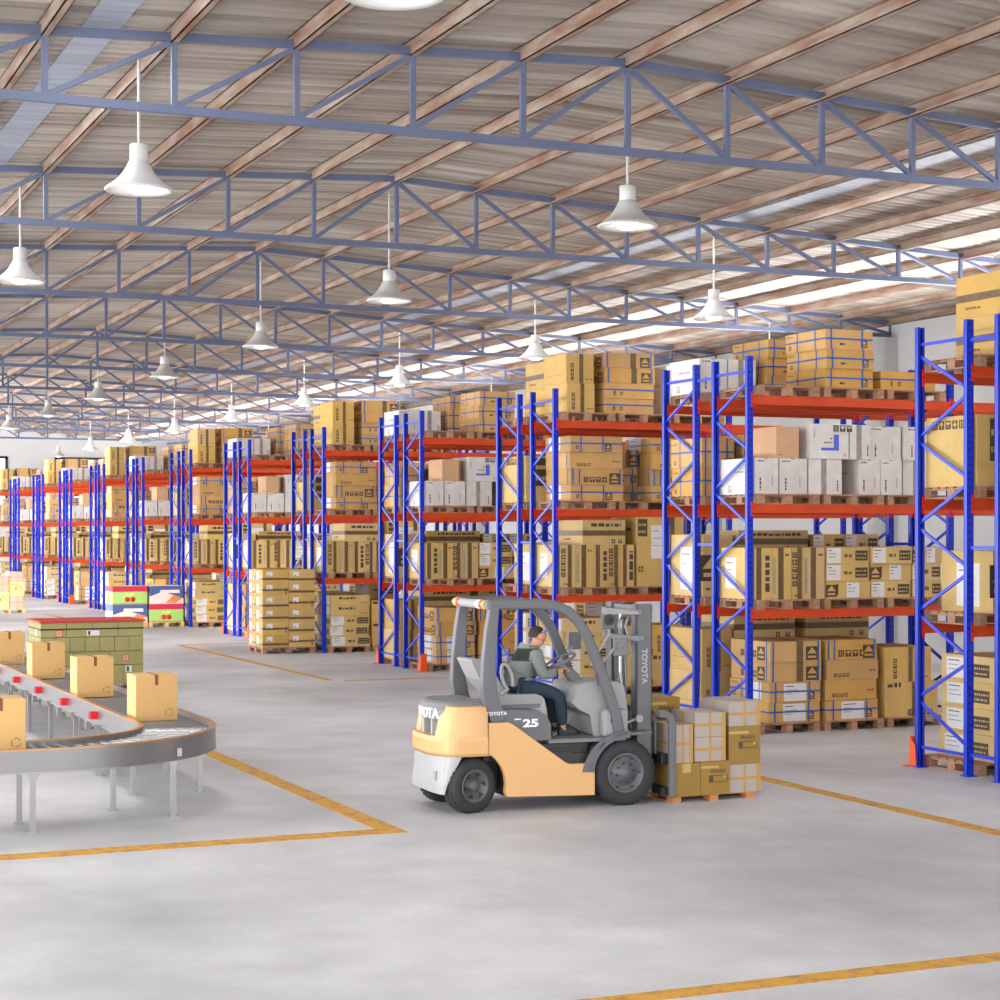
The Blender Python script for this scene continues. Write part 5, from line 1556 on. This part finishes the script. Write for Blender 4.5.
# fingers: short chains rooted inside the palm, curled over the wheel rim
for s in (-1, 1):
    px, py, pz = V[ARM[s][5]]
    for k, (ln, off) in enumerate(((.036, -.024), (.041, -.008), (.038, .008), (.030, .024))):
        a = len(bV); y = py - s * off * 1.0
        zb = pz + .012 - abs(off) * .1
        bV += [(px + .005, y, zb), (px + .034, y - s * .002, zb + .006), (px + .034 + ln * .55, y - s * .004, zb - .012), (px + .030 + ln * .45, y - s * .005, zb - .036)]
        bR += [.0095, .0095, .0085, .0075]; bE += [(a, a + 1), (a + 1, a + 2), (a + 2, a + 3)]; roots.append(a)
    a = len(bV)
    bV += [(px - .012, py - s * .015, pz), (px + .008, py - s * .044, pz + .006), (px + .036, py - s * .052, pz + .002)]
    bR += [.012, .011, .009]; bE += [(a, a + 1), (a + 1, a + 2)]; roots.append(a)
body = skin_obj('body', bV, bE, bR, 'skin', DR, roots)
def clothed(name, ids, grow, m, root, ends=()):
    idx = {v: i for i, v in enumerate(ids)}
    vs = [V[i] for i in ids]; ed = [(idx[a], idx[b]) for a, b in Ed if a in idx and b in idx]
    ra = []
    for i in ids:
        r = Ra[i]; r = r if isinstance(r, tuple) else (r, r)
        ra.append((r[0] + grow, r[1] + grow))
    return vs, ed, ra, idx
ids = [pel, wai, che, upc, nek] + [q for s in (-1, 1) for q in ARM[s][:5]]
vs, ed, ra, idx = clothed('jacket', ids, .018, None, pel)
vs[idx[pel]] = (7.735, cy, 1.235); ra[idx[pel]] = (.150, .178); vs.append((7.735, cy, 1.150)); ed.append((idx[pel], len(vs) - 1)); ra.append((.150, .175)); ra[idx[nek]] = (.066, .066)
for s in (-1, 1):
    i = idx[ARM[s][4]]; vs[i] = tuple(Vector(vs[i]) * .75 + Vector(V[ARM[s][3]]) * .25); ra[i] = (.046, .046)
jk = skin_obj('jacket', vs, ed, ra, 'jacketc', DR, idx[che])
ids = [pel] + [q for s in (-1, 1) for q in LEG[s][:5]]
vs, ed, ra, idx = clothed('trousers', ids, .012, None, pel)
ra[idx[pel]] = (.095, .12)
for s in (-1, 1): ra[idx[LEG[s][4]]] = (.058, .058)
skin_obj('trousers', vs, ed, ra, 'jeans', DR, idx[pel])
for s in (-1, 1):
    mb = MB(); x, y, z = 8.215, cy + s * .125, .705
    bot = [(x - .06, y - .035), (x + .05, y - .042), (x + .14, y - .045), (x + .175, y), (x + .14, y + .045), (x + .05, y + .042), (x - .06, y + .035), (x - .08, y)]
    def sc(p, k, dx=0): return [(x + (q[0] - x) * k + dx, y + (q[1] - y) * k) for q in p]
    stack_loft(mb, [bot, sc(bot, 1.0), sc(bot, .86, -.005), sc(bot, .52, -.02)], [z, z + .03, z + .06, z + .10])
    part('shoe', mb, 'shoe', DR, PO, bevel=.008)
# hair cap: a half shell over the skull
mb = MB(); vs = []; nseg, nr = 20, 8
for i in range(nr + 1):
    ph = math.radians(8 + 98 * i / nr)
    for j in range(nseg):
        a = 2 * PI * j / nseg
        fr = math.cos(a)
        p2 = min(ph, math.radians(50 + (1 - fr) * 28)) if fr > -.2 else ph
        vs.append((7.970 + .090 * math.sin(p2) * math.cos(a) - .006, cy + .079 * math.sin(p2) * math.sin(a), 1.738 + .090 * math.cos(p2)))
fs = []
for i in range(nr):
    for j in range(nseg): fs.append((i * nseg + j, i * nseg + (j + 1) % nseg, (i + 1) * nseg + (j + 1) % nseg, (i + 1) * nseg + j))
fs.append(tuple(range(nseg)))
mb.add(vs, fs, 0, True); part('hair', mb, 'hair', DR, PO)
for s in (-1, 1):
    mb = MB(); mb.lathe([(.001, -.009), (.008, -.004), (.009, 0), (.008, .004), (.001, .009)], (8.052, cy + s * .03, 1.735), 10, 0, axis='x'); part('eye', mb, 'eye', DR, PO)
    mb = MB(); mb.bar((8.055, cy + s * .018, 1.752), (8.045, cy + s * .048, 1.753), .008, .007, 0); part('eyebrow', mb, 'hair', DR, PO)
mb = MB(); mb.bar((8.064, cy - .02, 1.678), (8.064, cy + .02, 1.678), .008, .006, 0); part('mouth', mb, 'f_pink', DR, PO)
mb = MB(); mb.lathe([(.055, 0), (.060, .02), (.052, .045)], (7.928, cy, 1.585), 20, 0, cap=False); part('collar', mb, 'jacket', DR, PO)

# the truck stands turned slightly off the hall's axis, driver with it
PV = Vector((7.90, 16.82, 0)); RZ = Matrix.Rotation(math.radians(-3.5), 3, 'Z')
for o in (FL, DR):
    o.location = PV + RZ @ (o.location - PV); o.rotation_euler = (0, 0, math.radians(-3.5))
# ------------------------------------------------------------------ world: bright sky above a sunlit yard
w = bpy.data.worlds.new('world'); SC.world = w; w.use_nodes = True
nt = w.node_tree; bg = nt.nodes['Background']; bg.inputs['Strength'].default_value = WORLD_S
tc = nt.nodes.new('ShaderNodeTexCoord'); sx = nt.nodes.new('ShaderNodeSeparateXYZ'); rp = nt.nodes.new('ShaderNodeValToRGB'); ma = nt.nodes.new('ShaderNodeMapRange')
ma.inputs['From Min'].default_value = -1; nt.links.new(tc.outputs['Generated'], sx.inputs[0]); nt.links.new(sx.outputs['Z'], ma.inputs['Value']); nt.links.new(ma.outputs['Result'], rp.inputs['Fac'])
rp.color_ramp.elements[0].position = .49; rp.color_ramp.elements[0].color = YARD_C
rp.color_ramp.elements[1].position = .51; rp.color_ramp.elements[1].color = WORLD_C
nt.links.new(rp.outputs['Color'], bg.inputs['Color'])
def aim(o, d):                            # shine along d with the light's long side level
    z = -Vector(d).normalized(); x = Vector((0, 0, 1)).cross(z).normalized(); y = z.cross(x)
    m = Matrix((x, y, z)).transposed(); o.rotation_euler = m.to_euler()
# daylight falling in through the dock doors on the open long side
def daylight(name, y0, y1, z0, z1, d, power, spread, col):
    a = bpy.data.lights.new(name, 'AREA'); a.shape = 'RECTANGLE'; a.size = y1 - y0; a.size_y = z1 - z0; a.energy = power; a.spread = math.radians(spread); a.color = col
    o = bpy.data.objects.new(name, a); COL.objects.link(o); o.location = (XL - .2, (y0 + y1) / 2, (z0 + z1) / 2)
    aim(o, d)
for y0, y1 in DOORS: daylight('dock_sunlight', y0, y1, 1.2, 5.0, (.85, .46, -.15), DAY_W, 22, (1, .96, .88))
daylight('roof_fill', 14, 94, .1, 1.2, (1, .1, .30), ROOF_FILL_W, 70, (1, .98, .95))  # added fill light low on the open side, brightens the roof
# daylight through the two rooflight strips, one light per truss bay
for sx_ in (-1, 1):
    for k in range(len(TY) - 1):
        a = bpy.data.lights.get('rooflight_daylight')
        if a is None:
            a = bpy.data.lights.new('rooflight_daylight', 'AREA'); a.shape = 'RECTANGLE'; a.size = .38; a.size_y = 7.535 - 2.0; a.energy = SKY_W / 13; a.color = (.97, .98, 1)
        o = bpy.data.objects.new('rooflight_daylight', a); COL.objects.link(o); o.location = (XM + sx_ * PW * 4.55, TY[k] + 7.535 / 2, roof_z(XM + PW * 4.55) + .13)
# added fill lights without a visible source: far bays and rack-side roof
def strip(name, loc, d, sx_, sy_, power, spread):
    a = bpy.data.lights.new(name, 'AREA'); a.shape = 'RECTANGLE'; a.size = sx_; a.size_y = sy_; a.energy = power; a.spread = math.radians(spread); a.color = (1, .99, .97)
    o = bpy.data.objects.new(name, a); COL.objects.link(o); o.location = loc; aim(o, d)
daylight('far_fill', 62, 94, .8, 6.2, (1, .45, .05), FAR_W, 150, (1, .99, .97))  # added fill, no door there; lifts back wall, far roof and far floor
strip('eaves_fill', (XR - 3.2, 52, 5.75), (-.25, 0, 1), 84, .5, EAVE_W, 160)  # added uplight above the racks, whitens the roof on that side
